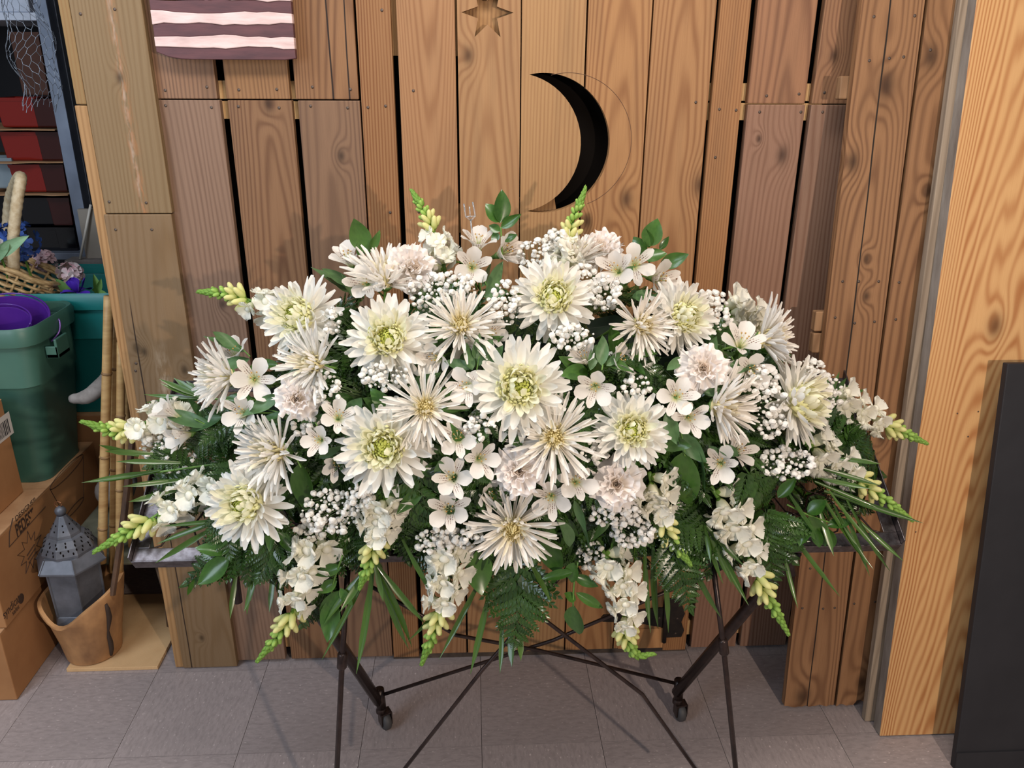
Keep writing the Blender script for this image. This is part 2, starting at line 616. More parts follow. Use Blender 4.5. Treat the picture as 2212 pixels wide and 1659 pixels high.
# board behind the star, dark space behind the moon with the tip of a brace
brown = wood('door_brace_wood', (168, 128, 84), (120, 84, 52), x0=.2, A=300, seed=36)
c = wp(1053, 27)
b = B()
b.box((-.20, 0, -.075), (.16, .022, .075))
b.ob('brace', brown, door, mat=Matrix.Translation((c[0] - .02, .0235, c[1] - .012)))
c2 = wp(1160, 452)
b = B()
b.prism([(-.25, -.06), (.058, -.06), (.042, .028), (-.25, -.0)], 0, .02)
b.ob('brace', brown, door, mat=Matrix.Translation((c2[0], .0245, c2[1])))
# pencilled arc beside the moon
pm = newmat('pencil_line', (96, 70, 54), 0.9)
pc = circ3(wp(1200, 160), wp(1364, 300), wp(1268, 440))
pts = [V((x, DY - .0004, z)) for x, z in arc(pc[0], pc[1], pc[2], ang(pc, wp(1190, 160)), ang(pc, wp(1268, 440)), 40)]
b = B()
b.tube(pts, .0005, 4)
tag(b.ob('pencil_line', pm, door))
# strap hinge low on the right
iron = mottled('black_iron', (28, 23, 21), (46, 36, 30), 60, 0.55, metal=0.3)
hy = -.0125
hp = lambda a, c: (atY(a, c, hy).x, atY(a, c, hy).z)
b = B()
b.prism([hp(1438, 1378), hp(1472, 1376), hp(1478, 1362), hp(1472, 1344), hp(1480, 1326), hp(1474, 1308), hp(1480, 1296), hp(1464, 1291), hp(1442, 1294)], hy, hy + .0038)
hinge = b.ob('hinge', iron, door, bevel=.0006)
b = B()
b.prism([hp(1302, 1345), hp(1299, 1337), hp(1304, 1331), hp(1330, 1330), hp(1395, 1318), hp(1436, 1315), hp(1434, 1358), hp(1410, 1354), hp(1380, 1348), hp(1330, 1346)], -.0085, -.0045)
b.ob('strap', iron, hinge)
b = B()
p0, p1 = hp(1440, 1296), hp(1434, 1386)
b.tube([(p0[0], hy - .002, p0[1]), (p1[0], hy - .002, p1[1])], .0065, 10)
b.ob('hinge_pin', iron, hinge, True)
for a, c in ((1467, 1304), (1463, 1336), (1459, 1368), (1425, 1337)):
    ob('screw', NAIL, hinge, Matrix.Translation((hp(a, c)[0], hy - .0006 if a > 1430 else -.009, hp(a, c)[1])))
b = B()
q0, q1 = wp(1335, 1400), wp(1434, 1356)
b.box((-(q1[0] - q0[0]) / 2, 0, -(q1[1] - q0[1]) / 2), ((q1[0] - q0[0]) / 2, .003, (q1[1] - q0[1]) / 2))
b.ob('patch_board', wood('patch_wood', (190, 140, 92), (140, 96, 60), seed=41, A=600), door, mat=Matrix.Translation(((q0[0] + q1[0]) / 2, -.0072, (q0[1] + q1[1]) / 2)))
b = B()
b.box((atY(850, 1418, 0).x, .0, 0), (atY(1480, 1406, 0).x, .02, .0165))
tag(b.ob('trim_2', mottled('door_sill', (52, 42, 36), (84, 70, 58), 20, .8), None), kind='structure')

# ---- post of wide boards at the left end of the wall
trim = bpy.data.objects.new('trim_1', None)
COL.objects.link(trim)
tag(trim, kind='structure')
PY = -.018
PT = dict(light=(129, 106, 76), dark=(102, 76, 45))
pz = atY(300, 462, PY).z
plank('post_upper', 148, 305, 2, pz + .0012, ZT, PY, W_(PT, seed=50.1, x0=.3, A=170, Bz=2, C=1.2, line=.55, stain=.45, stain_col=(120, 96, 66),
      streaks=((.010, .010, (150, 104, 66), -2, 2, 1.3), (.008, .0045, (166, 152, 136), -.55, .25, .7), (.006, .010, (84, 68, 58), .0, .45, 1.2))), trim, thick=.036,
      nails=((174, 30), (248, 20), (236, 436), (316, 438)), knots=((258, 168, 8),))
plank('post_lower', 224, 370, 465, zb - .006, pz - .0012, PY, W_(PT, light=(124, 100, 73), seed=51.7, x0=.05, A=420, Bz=4, line=.5, stain=.4, stain_col=(128, 98, 62),
      streaks=((.0, .012, (196, 178, 154), -.05, .35, .5), (-.051, .0011, (50, 36, 24), -1, .45, 4.))), trim, thick=.036,
      nails=((250, 496), (328, 496), (294, 785), (293, 801)), knots=((296, 752, 9), (312, 760, 8), (399, 800, 9), (436, 1378, 7)))
qz = atY(170, 227, PY).z
xl = atY(148, 2, PY).x
for nm, za, zc, w0, lt in (('post_edge_upper', qz + .0012, ZT, .030, (138, 110, 70)), ('post_edge_lower', zb - .006, qz - .0012, .030, (164, 126, 84))):
    xa = atY(124, 2, PY + .004).x if 'upper' in nm else atY(161, 232, PY + .004).x
    b = B()
    b.box((-(xl - .0012 - xa) / 2, 0, -(zc - za) / 2), ((xl - .0012 - xa) / 2, .088, (zc - za) / 2))
    b.ob('plank', wood(nm, lt, (130, 94, 56), x0=.2, A=260, Bz=2, seed=53 + za, stain=.3), trim, mat=Matrix.Translation(((xl - .0012 + xa) / 2, PY + .004, (za + zc) / 2)), bevel=.002)

# ---- room behind on the left
wl = mottled('dim_wall_paint', (58, 56, 58), (44, 43, 46), 3, .9)
b = B()
b.box((-2.9, 1.75, 0), (-.5, 1.79, 2.5))
tag(b.ob('wall_rear', wl), kind='structure')
b = B()
b.box((-2.94, -.25, 0), (-2.9, 1.79, 2.5))
tag(b.ob('wall_left', wl), kind='structure')
b = B()
b.box((-.84, .10, 0), (-.82, 1.75, 2.5))
tag(b.ob('wall_side', wl), kind='structure')
b = B()
b.box((-2.94, .05, 2.5), (-.5, 1.79, 2.54))
tag(b.ob('ceiling', wl), kind='structure')


# ================================================================== BOARDS AND PANELS ON THE RIGHT
def lean(x, y, ang):
    return Matrix.Translation((x, y, 0.0)) @ Matrix.Rotation(-ang, 4, 'X')


def on_plane(M, px, py):
    """pixel to local coordinates on the board's front face (local y = 0)"""
    Mi = M.inverted()
    o, d = Mi @ CAM, Mi.to_3x3() @ ray(px, py)
    t = -o.y / d.y
    return o + d * t


# pair of old planks nailed into a shutter, leaning on the wall
Ms = lean(.822, -.246, R(5.35))
sh = thing('plank_shutter', 'pair of old brown planks nailed together, leaning against the wall beside the pale board', 'wood panel', Ms)
SW = dict(light=(145, 106, 73), dark=(86, 53, 33))
for k, (a, c, kn) in enumerate(((0, .135, ((1842, 350, 15), (1915, 185, 18), (1871, 640, 9), (1872, 560, 8), (1733, 1505, 20))),
                                (.142, .272, ((2012, 122, 16), (2005, 412, 11), (1905, 945, 12), (1863, 1475, 17))))):
    cx = (a + c) / 2
    kl = [(on_plane(Ms, p, q).x - cx, on_plane(Ms, p, q).z - 1.0, r * .00115) for p, q, r in kn]
    m = wood('shutter_plank_%d' % k, seed=60 + k * 3.3, x0=(-.01, .02)[k], A=(800, 500)[k], Bz=3, C=2, knots=kl, stain=.55, stain_col=(112, 78, 50),
             streaks=(((-.006, .0011, (34, 24, 17), -2, 2, 5.),) if k == 0 else ()), **SW)
    rnd = random.Random(k)
    n = 14
    bot = [(a - cx + (c - a) * i / n, -1.0 + .004 + rnd.uniform(0, .010) + (.012 if k and 6 <= i <= 8 else 0)) for i in range(n + 1)]
    b = B()
    b.prism(bot + [(c - cx, 1.12), (a - cx, 1.12)], 0, .021)
    o = b.ob('plank', m, sh, mat=Matrix.Translation((cx, 0, 1.0)))
    for p, q in ((((1878, 131), (1921, 126), (1952, 123), (1888, 36), (1820, 608), (1855, 608), (1898, 608), (1804, 686), (1846, 698), (1889, 695), (1733, 1314), (1778, 1315), (1803, 1313), (1750, 1228)),
                  ((2010, 108), (1976, 34), (1942, 610), (1992, 610), (1935, 690), (1976, 695), (1956, 921), (1845, 1304), (1890, 1300)))[k]):
        l = on_plane(Ms, p, q)
        ob('nail_hole', NAIL, o, Matrix.Translation((l.x - cx, -.0004, l.z - 1.0)))
for za in (.98, 1.032, 1.55):
    b = B()
    b.box((-.018, .0215, za), (.262, .045, za + .048))
    b.ob('batten', wood('shutter_batten_%d' % int(za * 100), (150, 116, 84), (104, 74, 50), seed=70 + za, A=400), sh, bevel=.003)

# weathered board squeezed between the shutter and the pale board
Mb = lean(1.018, -.300, R(6.2))
gb = thing('weathered_board', 'narrow weathered grey board standing behind the pale pine board', 'board', Mb)
b = B()
b.box((0, 0, .003), (.30, .020, 2.1))
b.ob('plank', wood('weathered_wood', (150, 134, 116), (104, 90, 76), seed=75, x0=.1, A=300, Bz=3), gb, bevel=.002)

# pale pine plywood board
Mp = lean(1.034, -.352, R(6.83))
pw_ = thing('pine_board', 'wide pale yellow pine board with bold grain, leaning at the right', 'board', Mp)
b = B()
b.box((-.225, 0, -1.05), (.225, .037, 1.05))
kl = [(on_plane(Mp, 2150, 705).x - .225, on_plane(Mp, 2150, 705).z - 1.053, .022)]
pine2 = wood('pale_pine', (204, 158, 106), (160, 100, 54), x0=-.05, A=360, Bz=9, C=3.8, seed=77, knots=kl, stain=.08, line=.95, sharp=1.5, fib=.15, rough=.55)
edge = mottled('sawn_edge', (150, 140, 130), (110, 98, 88), 30, .85, sc3=(1, 1, .2))
me = b.mesh('plank', [pine2, edge])
for p in me.polygons:
    if abs(p.normal.x) > .5 or abs(p.normal.z) > .5:
        p.material_index = 1
o = ob('plank', me, pw_, Matrix.Translation((.225, 0, 1.053)))
bv = o.modifiers.new('bevel', 'BEVEL')
bv.width = .002
for a, c in ((2068, 893), (2113, 889), (2091, 943), (1978, 1149)):
    l = on_plane(Mp, a, c)
    ob('nail_hole', NAIL, o, Matrix.Translation((l.x - .225, -.0003, l.z - 1.053)) @ Matrix.Scale(.6, 4))

# black panel standing nearest on the right
Mk = lean(1.168, -.462, R(8.9))
bk = thing('black_panel', 'matte black panel leaning in front of the pale board at the right edge', 'panel', Mk)
blk = mottled('matte_black', (40, 39, 42), (33, 32, 35), 5, .6, spec=.3)
b = B()
b.box((0, 0, .002), (.7, .018, 1.017))
b.ob('board', blk, bk, bevel=.002)
b = B()
b.box((.0, -.004, .002), (.7, -.0003, .05))
b.ob('base_rail', blk, bk)

# ================================================================== PAINTED WOODEN FLAG
FY = -.034
f0, f1 = atY(340, 128, FY), atY(639, 126, FY)
fl = thing('wooden_flag', 'painted wooden flag with dark red and white stripes hung on the planks', 'wall decoration', Matrix.Translation((f0.x, FY, f0.z)))
fw = f1.x - f0.x
sh_ = (atY(340, 77, FY).z - f0.z) / 2.0
red = mottled('flag_red_paint', (98, 58, 60), (74, 44, 48), 9, .6, sc3=(1, 1, 6), bmp=.2)
wht = mottled('flag_white_paint', (226, 196, 190), (190, 160, 154), 7, .6, sc3=(1.5, 1, 8), bmp=.2)
blu = mottled('flag_blue_paint', (52, 56, 68), (70, 72, 82), 9, .6)
rnd = random.Random(5)
edges = []
for i in range(14):
    edges.append([i * sh_ + (0 if i in (0, 13) else rnd.uniform(-.0018, .0018) + .0016 * math.sin(j * .7 + i * 2)) for j in range(13)])
edges[0] = [.014, .005, .001] + [0] * 9 + [.003]
for i in range(13):
    xs = fw * .39 if i >= 5 else 0.0
    n = 12
    P = []
    lo = [(fw * j / n, edges[i][j]) for j in range(n + 1) if fw * j / n >= xs - 1e-6]
    hi = [(fw * j / n, edges[i + 1][j]) for j in range(n + 1) if fw * j / n >= xs - 1e-6]
    b = B()
    b.prism(lo + hi[::-1], -.002 * (i % 2), .018)
    b.ob('stripe', red if i % 2 == 0 else wht, fl, bevel=.0015)
b = B()
b.box((0, -.001, 5 * sh_), (fw * .388, .018, 13 * sh_))
b.ob('canton', blu, fl)
b = B()
b.box((.02, .019, .03), (fw - .02, .028, .06))
b.ob('hanging_strip', blu, fl)

# ================================================================== FLOWER STAND
steel = mottled('brown_black_steel', (44, 34, 32), (64, 50, 46), 40, .34, metal=.55, bmp=.1)
worn = mottled('worn_dark_steel', (104, 98, 100), (70, 62, 62), 70, .33, metal=.85, bmp=.12)
SX0, SX1, SY, SZ, SA = -.676, .876, -.522, .690, R(32)
Mt = Matrix.Translation((SX0, SY, SZ)) @ Matrix.Rotation(SA, 4, 'X')       # local x along, y up the slope
st = thing('flower_stand', 'dark steel folding stand with sloping mesh tray under the flower spray', 'stand', Matrix.Translation((.1, -.4, 0)))
Si = st.matrix_world.inverted()
SWD = SX1 - SX0
SD = .44
b = B()          # angle-iron frame: flat top flange and upright outer lip
t = .028
for a, c in (((0, 0, 0), (SWD, t, .003)), ((0, SD - t, 0), (SWD, SD, .003)), ((0, t, 0), (t, SD - t, .003)), ((SWD - t, t, 0), (SWD, SD - t, .003))):
    b.box(a, c)
for a, c in (((0, -.003, -.022), (SWD, 0, .006)), ((0, SD, -.022), (SWD, SD + .003, .006)), ((-.003, 0, -.022), (0, SD, .020)), ((SWD, 0, -.022), (SWD + .003, SD, .020))):
    b.box(a, c)
b.ob('tray_frame', worn, st, mat=Si @ Mt, bevel=.001)
b = B()          # expanded mesh of diamonds
nx, ny = 26, 8
dxm, dym = (SWD - 2 * t) / nx, (SD - 2 * t) / ny
for i in range(nx):
    for j in range(ny):
        cx, cy = t + (i + .5) * dxm, t + (j + .5) * dym
        s = -1 if (i + j) % 2 else 1
        b.tube([(cx - dxm / 2, cy - s * dym / 2, -.002), (cx - dxm * .15, cy - s * dym * .36, -.002), (cx + dxm * .15, cy + s * dym * .36, -.002), (cx + dxm / 2, cy + s * dym / 2, -.002)], .0021, 5, cap=False)
o = b.ob('mesh', steel, st, True, mat=Si @ Mt)
o['kind'] = 'stuff'


def rod(name, pts, r, n=10):
    b = B()
    b.tube([Si @ V(p) for p in pts], r, n)
    return b.ob(name, steel, st, True)


casters = []
for sx, cx, top in ((-1, -.252, (-.385, -.50, .665)), (1, .520, (.668, -.50, .665))):
    cp = V((cx, -.262, .085))
    # rear leg tube and socket
    rod('rear_leg', [top, V(top).lerp(cp, .5), cp], .0135)
    rod('socket', [(cx + .006, -.262, .066), (cx + .003, -.262, .125)], .0125, 12)
    cs = ob('caster', None, st, Si @ Matrix.Translation((cx + .004, -.262, .0)) @ Matrix.Rotation(R(28) if sx < 0 else R(8), 4, 'Z'))
    cs.empty_display_size = .02
    rub = newmat('caster_rubber', (62, 60, 60), .6)
    b = B()
    b.lathe([(.006, -.011), (.019, -.011), (.0245, -.007), (.0255, 0), (.0245, .007), (.019, .011), (.006, .011)], 24, M=Matrix.Translation((.008, -.006, .0255)) @ Matrix.Rotation(R(90), 4, 'Y'))
    b.ob('wheel', rub, cs, True)
    b = B()
    b.lathe([(.010, .066), (.0125, .060), (.013, .052), (.010, .049)], 14)
    for q in (-1, 1):
        b.box((.008 + q * .0135 - .0015, -.020, .018), (.008 + q * .0135 + .0015, .006, .056))
    b.box((-.008, -.018, .050), (.024, .008, .054))
    b.ob('fork', steel, cs, bevel=.001)
# slim front legs with couplers
for name, a, k, f_ in (('front_leg', atY(752, 1215, -.535), atY(739, 1428, -.560), atY(728, 1659, -.590)),
                       ('front_leg', atY(1537, 1195, -.535), atY(1563, 1398, -.560), atY(1589, 1659, -.590))):
    d = (f_ - k).normalized()
    ft = k + d * ((k.z - .004) / -d.z)
    rod(name, [a, k, ft], .0058)
    dd = (k - a).normalized()
    rod('coupler', [k - dd * .020, k - dd * .016, k + dd * .014, k + dd * .018], [.0085, .0105, .0105, .0075], 10)
    rod('foot_tip', [ft + V((0, 0, .03)), ft], .0085)
# thin braces
rod('brace', [(-.246, -.262, .105), atY(1195, 1383, -.33), atY(1610, 1205, -.46)], .0045, 8)
rod('brace', [(.515, -.262, .115), atY(1165, 1405, -.33), atY(985, 1372, -.37), atY(800, 1266, -.45)], .0045, 8)
rod('brace', [atY(868, 1668, -.585), atY(1042, 1447, -.555), atY(1090, 1392, -.545), atY(1250, 1196, -.525)], .0042, 8)
rod('brace', [atY(1510, 1672, -.585), atY(1388, 1500, -.560), atY(1170, 1334, -.540), atY(1045, 1205, -.525)], .0042, 8)
rod('peg', [atY(500, 1190, -.50), atY(514, 1300, -.50)], .0095)
rod('peg', [atY(1700, 1180, -.50), atY(1712, 1240, -.50)], .0095)


# ================================================================== THE FLOWER SPRAY
EC, ER = V((.10, -.34, .90)), V((.66, .27, .33))       # rough dome of the arrangement


def surf(px, py, k=1.0):
    d = ray(px, py)
    o = V([(CAM[i] - EC[i]) / (ER[i] * k) for i in range(3)])
    e = V([d[i] / (ER[i] * k) for i in range(3)])
    a, b_, c = e.dot(e), o.dot(e), o.dot(o) - 1
    disc = b_ * b_ - a * c
    t = (-b_ - math.sqrt(disc)) / a if disc > 0 else -b_ / a
    return CAM + d * t


def loc3(px, py, q):
    """q: dome factor (0.5..1.6) or a y coordinate (negative)"""
    return atY(px, py, q) if q < 0 else surf(px, py, q)


def enorm(p):
    return V([(p[i] - EC[i]) / ER[i] ** 2 for i in range(3)]).normalized()


# ---- petal materials: colour runs along the petal (local x, base to tip)
def petal_mat(name, base, tip, mid=.45, trans=.38, rough=.55, streak=None, amount=1.0):
    m = newmat(name, tip, rough, spec=.25, trans=trans)
    nt = m.node_tree
    tc = nt.nodes.new('ShaderNodeTexCoord')
    sp = nt.nodes.new('ShaderNodeSeparateXYZ')
    nt.links.new(tc.outputs['Object'], sp.inputs[0])
    x, y = N(nt, sp.outputs[0]), N(nt, sp.outputs[1])
    c = mix(nt, (x * (1.0 / mid)).clamp(), base, tip)
    if streak:
        ln = ((y * 72.0 + 1.2).sin() * .5 + .5).pw(4.0)
        ds = noise_n(nt, coords(nt, 'Object', (16, 24, 4)), 1.0, 1.0).gt(.5)
        xm = x - .50
        ym = y * y
        mask = (xm * xm * -34.0).exp() * (ym * -40.0).exp() * ln * ds * 2.4
        c = mix(nt, mask.clamp(), c, streak)
    fn = noise_n(nt, coords(nt, 'Object', (3, 60, 3)), 1.0, 1.0)
    c = mix(nt, ((fn - .45) * .5 * amount).clamp(), c, tuple(v * .86 for v in tip))
    nt.links.new(c, nt.nodes['Principled BSDF'].inputs['Base Color'])
    tr = [n for n in nt.nodes if n.type == 'BSDF_TRANSLUCENT']
    if tr:
        nt.links.new(c, tr[0].inputs[0])
    return m


MW = petal_mat('mum_petal_white', (238, 236, 196), (246, 243, 236))
MC = petal_mat('mum_petal_cream', (226, 226, 150), (245, 242, 216))
MY = petal_mat('mum_petal_lemon', (206, 210, 96), (238, 236, 176))
MG = petal_mat('mum_heart_green', (158, 178, 60), (222, 226, 138))
SPW = petal_mat('spider_petal_white', (240, 231, 188), (249, 244, 236), .35)
SPC = petal_mat('spider_petal_cream', (226, 208, 130), (244, 236, 212))
CAR = petal_mat('carnation_petal', (246, 236, 218), (250, 243, 238), .6, trans=.36)
ALW = petal_mat('alstroemeria_tepal', (206, 214, 150), (245, 239, 231), .35)
ALS = petal_mat('alstroemeria_streaked_tepal', (214, 214, 140), (244, 236, 226), .35, streak=(112, 58, 46))
SNP = petal_mat('snapdragon_petal', (230, 232, 182), (248, 245, 232), .6)
SNY = petal_mat('snapdragon_bud_pale', (186, 206, 110), (232, 228, 160), .8, rough=.5)
SNG = petal_mat('snapdragon_green', (112, 150, 62), (156, 188, 92), .8, trans=.15)
GYP = petal_mat('gypsophila_white', (235, 232, 224), (246, 242, 240), .5, trans=.2)
ANT = newmat('anther_ochre', (176, 136, 70), .6)
STM = mottled('stem_green', (104, 142, 62), (74, 110, 44), 30, .5)
CAL = mottled('calyx_green', (72, 112, 48), (104, 140, 66), 40, .5)
GST = newmat('fine_stem_green', (78, 98, 58), .6)


def leaf_mat(name, a, c, rough, coat=.0, trans=.18):
    m = newmat(name, a, rough, spec=.55, trans=trans, coat=coat)
    nt = m.node_tree
    oi = nt.nodes.new('ShaderNodeObjectInfo')
    n = noise_n(nt, coords(nt, 'Object', (1, 1, 1)), 7.0, 2.0)
    f = (N(nt, oi.outputs['Random']) * .7 + (n - .4) * 1.0).clamp()
    col = mix(nt, f, a, c)
    nt.links.new(col, nt.nodes['Principled BSDF'].inputs['Base Color'])
    return m


FERN = leaf_mat('leatherleaf_green', (36, 62, 22), (64, 98, 38), .30, .25)
RUS = leaf_mat('ruscus_green', (46, 82, 28), (76, 116, 46), .30, .2)
ALF = leaf_mat('alstroemeria_leaf', (62, 98, 54), (98, 130, 84), .45)
PALM = leaf_mat('palm_green', (48, 78, 26), (80, 112, 44), .30, .2)


# ---- petal geometry
def pg(L=1.0, w=.12, bend=0.0, cup=0.2, prof=None, nu=6, nv=1, ruf=0.0, rf=5.0, twist=0.0, ph=0.0, b0=0.0):
    vs_, fs_ = [], []
    x = z = 0.0
    for i in range(nu + 1):
        t = i / nu
        th = b0 + bend * t ** 1.4
        hw = w * (prof(t) if prof else 1)
        nx_, nz = -math.sin(th), math.cos(th)
        for j in range(-nv, nv + 1):
            s = j / nv
            h = cup * hw * s * s + ruf * t * t * math.sin(rf * s * 2 + ph) + twist * s * hw * t
            vs_.append(V((x + nx_ * h + (ruf * .6 * t * math.sin(rf * 1.7 * s + ph + 1) if ruf else 0), s * hw, z + nz * h)))
        x += math.cos(th) * L / nu
        z += math.sin(th) * L / nu
    k = 2 * nv + 1
    for i in range(nu):
        for j in range(k - 1):
            fs_.append((i * k + j, (i + 1) * k + j, (i + 1) * k + j + 1, i * k + j + 1))
    return vs_, fs_


strap = lambda t: min(1.0, .42 + 1.1 * t) * (1 if t < .72 else max(.16, math.sqrt(max(0, 1 - ((t - .72) / .30) ** 2))))
needle = lambda t: (.55 + .45 * t) if t < .85 else (1.0 - (t - .85) / .15 * .62)
obov = lambda t: (.22 + 1.05 * t ** .9) * (1 if t < .6 else max(.10, math.sqrt(max(0, 1 - ((t - .6) / .41) ** 2)))) * .95
spat = lambda t: (.25 + .75 * t) * (1 if t < .55 else max(.12, math.sqrt(max(0, 1 - ((t - .55) / .46) ** 2))))
fan = lambda t: .16 + .84 * t ** 1.1
leafp = lambda t: max(.02, math.sin(math.pi * min(1, t) ** .82) ** .85)


def pmesh(name, mat, **k):
    v, f = pg(**k)
    return mk(name, v, f, mat, True)


def loc_m(phi, elev, r0=0.0, h=0.0, s=1.0, roll=0.0, sx=1.0):
    return Matrix.Rotation(phi, 4, 'Z') @ Matrix.Translation((r0, 0, h)) @ Matrix.Rotation(-elev, 4, 'Y') @ Matrix.Rotation(roll, 4, 'X') @ Matrix.Diagonal((s * sx, s, s, 1))


# layered blooms: (count, elevation deg, length, radius, mesh variants)
MUM = []
for (n, el, L, w_, bd, mt) in ((22, -14, 1.16, .105, 24, MW), (23, 1, 1.12, .10, 36, MW), (22, 16, 1.0, .10, 52, MW), (21, 31, .86, .095, 72, MC), (19, 45, .72, .085, 92, MC)):
    MUM.append((n, R(el), [pmesh('petal', mt, L=L * q, w=w_ * q2, bend=R(bd * q3), cup=.55, prof=strap, nu=6, twist=tw)
                           for q, q2, q3, tw in ((1, 1, 1, 0), (.93, 1.1, 1.3, .25), (1.03, .92, .6, -.25))]))
SPI = []
for (n, el, L, w_, bd, mt) in ((19, -4, 1.15, .052, 12, SPW), (20, 9, 1.12, .054, 14, SPW), (19, 22, 1.02, .054, 20, SPW), (17, 36, .86, .050, 32, SPW), (15, 50, .66, .046, 50, SPC)):
    SPI.append((n, R(el), [pmesh('petal', mt, L=L * q, w=w_, bend=R(bd * q3), cup=1.3, prof=needle, nu=6, twist=tw)
                           for q, q3, tw in ((1, 1, 0), (.86, 1.9, .3), (1.08, -.2, -.3), (.95, .5, .1))]))
CARN = []
for (n, el, L, w_, bd) in ((6, 6, 1.04, .62, -16), (6, 26, .96, .56, -8), (6, 45, .86, .48, 6), (5, 62, .74, .42, 16)):
    CARN.append((n, R(el), [pmesh('petal', CAR, L=L, w=w_, bend=R(bd), cup=.12, prof=fan, nu=7, nv=6, ruf=.10, rf=3.2 + q * .8, ph=q * 2.0) for q in range(3)]))
ALSM = [pmesh('tepal', ALW, L=1.0, w=.33, bend=R(-42), cup=.25, prof=obov, nu=7, nv=2, ruf=.02, ph=q) for q in range(2)]
ALSI = [pmesh('tepal', ALS, L=1.04, w=.25, bend=R(-36), cup=.2, prof=spat, nu=7, nv=2, ruf=.015, ph=q) for q in range(2)]


def heart(name, mats, n, el0, el1, l0, l1, w_, bd, seed, prof=strap):
    rnd = random.Random(seed)
    b = B()
    for i in range(n):
        t = (i + .5) / n
        v, f = pg(L=l0 + (l1 - l0) * t, w=w_ * (1 - .35 * t), bend=R(bd), cup=.6, prof=prof, nu=4)
        M = loc_m(i * 2.39996 + rnd.uniform(-.1, .1), R(el0 + (el1 - el0) * t), .03 * (1 - t), .02 + .06 * t)
        b.add([M @ p for p in v], f, 0 if t < .5 else 1)
    return b.mesh(name, mats, True)


HL = newmat('mum_heart_lemon', (240, 238, 184), .55, spec=.25, trans=.25)
HG = newmat('mum_heart_lime', (218, 224, 124), .55, spec=.25, trans=.25)
HC = newmat('spider_heart_cream', (240, 228, 176), .55, spec=.25, trans=.25)


def dome_heart(name, mats, n, rad, dome, L, w_, bd, seed, prof=strap):
    """dome of small incurved petals packed in a spiral"""
    rnd = random.Random(seed)
    b = B()
    for i in range(n):
        t = (i + .5) / n
        rho = rad * math.sqrt(t)
        v, f = pg(L=L * (.72 + .45 * t) * rnd.uniform(.9, 1.1), w=w_ * (.6 + .5 * t), bend=R(bd), cup=.5, prof=prof, nu=4)
        M = loc_m(i * 2.39996 + rnd.uniform(-.08, .08), R(80 - 34 * t), rho, .10 + dome * (1 - t), 1.0, rnd.gauss(0, .15))
        b.add([M @ p for p in v], f, 0 if t > .30 else 1)
    b.lathe([(rad * .98, .04), (rad * .9, .10 + dome * .2), (rad * .5, .10 + dome * .7), (.01, .10 + dome)], 16, 0, cap=False)
    return b.mesh(name, mats, True)


HMUM = dome_heart('flower_heart', [HL, HG], 130, .40, .30, .30, .050, 96, 1)
HSPI = dome_heart('flower_heart', [HC, HC], 64, .24, .22, .28, .032, 84, 2, needle)
HCC = newmat('carnation_heart', (249, 238, 226), .55, spec=.25, trans=.25)
HCAR = heart('flower_heart', [HCC, HCC], 9, 66, 86, .70, .60, .26, 14, 3, fan)
b = B()
b.lathe([(.02, -.22), (.09, -.18), (.20, -.05), (.26, .02), (.10, .04)], 12)
CALY = b.mesh('calyx', CAL, True)
b = B()
b.lathe([(.05, -.75), (.13, -.66), (.17, -.35), (.22, -.05), (.10, 0)], 10)
CALC = b.mesh('calyx', CAL, True)


def stem_child(t, M, Rm, length, r=.0028, mat=None):
    Mi = M.inverted()
    base = M.translation
    inn = (EC - base).normalized()
    zl = -(M.to_3x3() @ V((0, 0, 1))).normalized()
    p1 = base + zl * length * .45
    p2 = p1 + (zl * .3 + inn * .7) * length * .7
    b = B()
    b.tube([Mi @ q for q in spline([base + zl * .001, p1, p2], 6)], r, 6)
    return b.ob('stem', mat or STM, t, True)


SEED = [100]


def bloom(name, label, cat, px, py, rpx, face, layers, hrt, q=1.10, el_add=0.0, group=None, jit=.10, cal=None, back=.25, stem=.12, sq=1.0):
    SEED[0] += 1
    rnd = random.Random(SEED[0])
    p = loc3(px, py, q)
    Rm = rpx * pxm(p)
    tc = (CAM - p).normalized()
    n = (tc + CR * face[0] + CU * face[1]).normalized()
    M = frame(p - n * Rm * back, n, rnd.uniform(0, 6.28))
    t = thing(name, label, cat, M, group)
    for li, (cnt, el, ms) in enumerate(layers):
        ph = rnd.uniform(0, 6)
        for i in range(cnt):
            phi = ph + 2 * math.pi * i / cnt + rnd.uniform(-.13, .13)
            ob('petal', rnd.choice(ms), t, loc_m(phi, el + el_add * (1 - .16 * li) + rnd.gauss(0, jit), .045 * Rm, .035 * li * Rm,
               Rm * rnd.uniform(.90, 1.06), rnd.gauss(0, .18)))
    if hrt:
        ob('flower_heart', hrt, t, Matrix.Diagonal((Rm, Rm, Rm, 1)))
    ob('calyx', cal or CALY, t, Matrix.Diagonal((Rm, Rm, Rm, 1)))
    if stem:
        stem_child(t, M, Rm, stem)
    return t


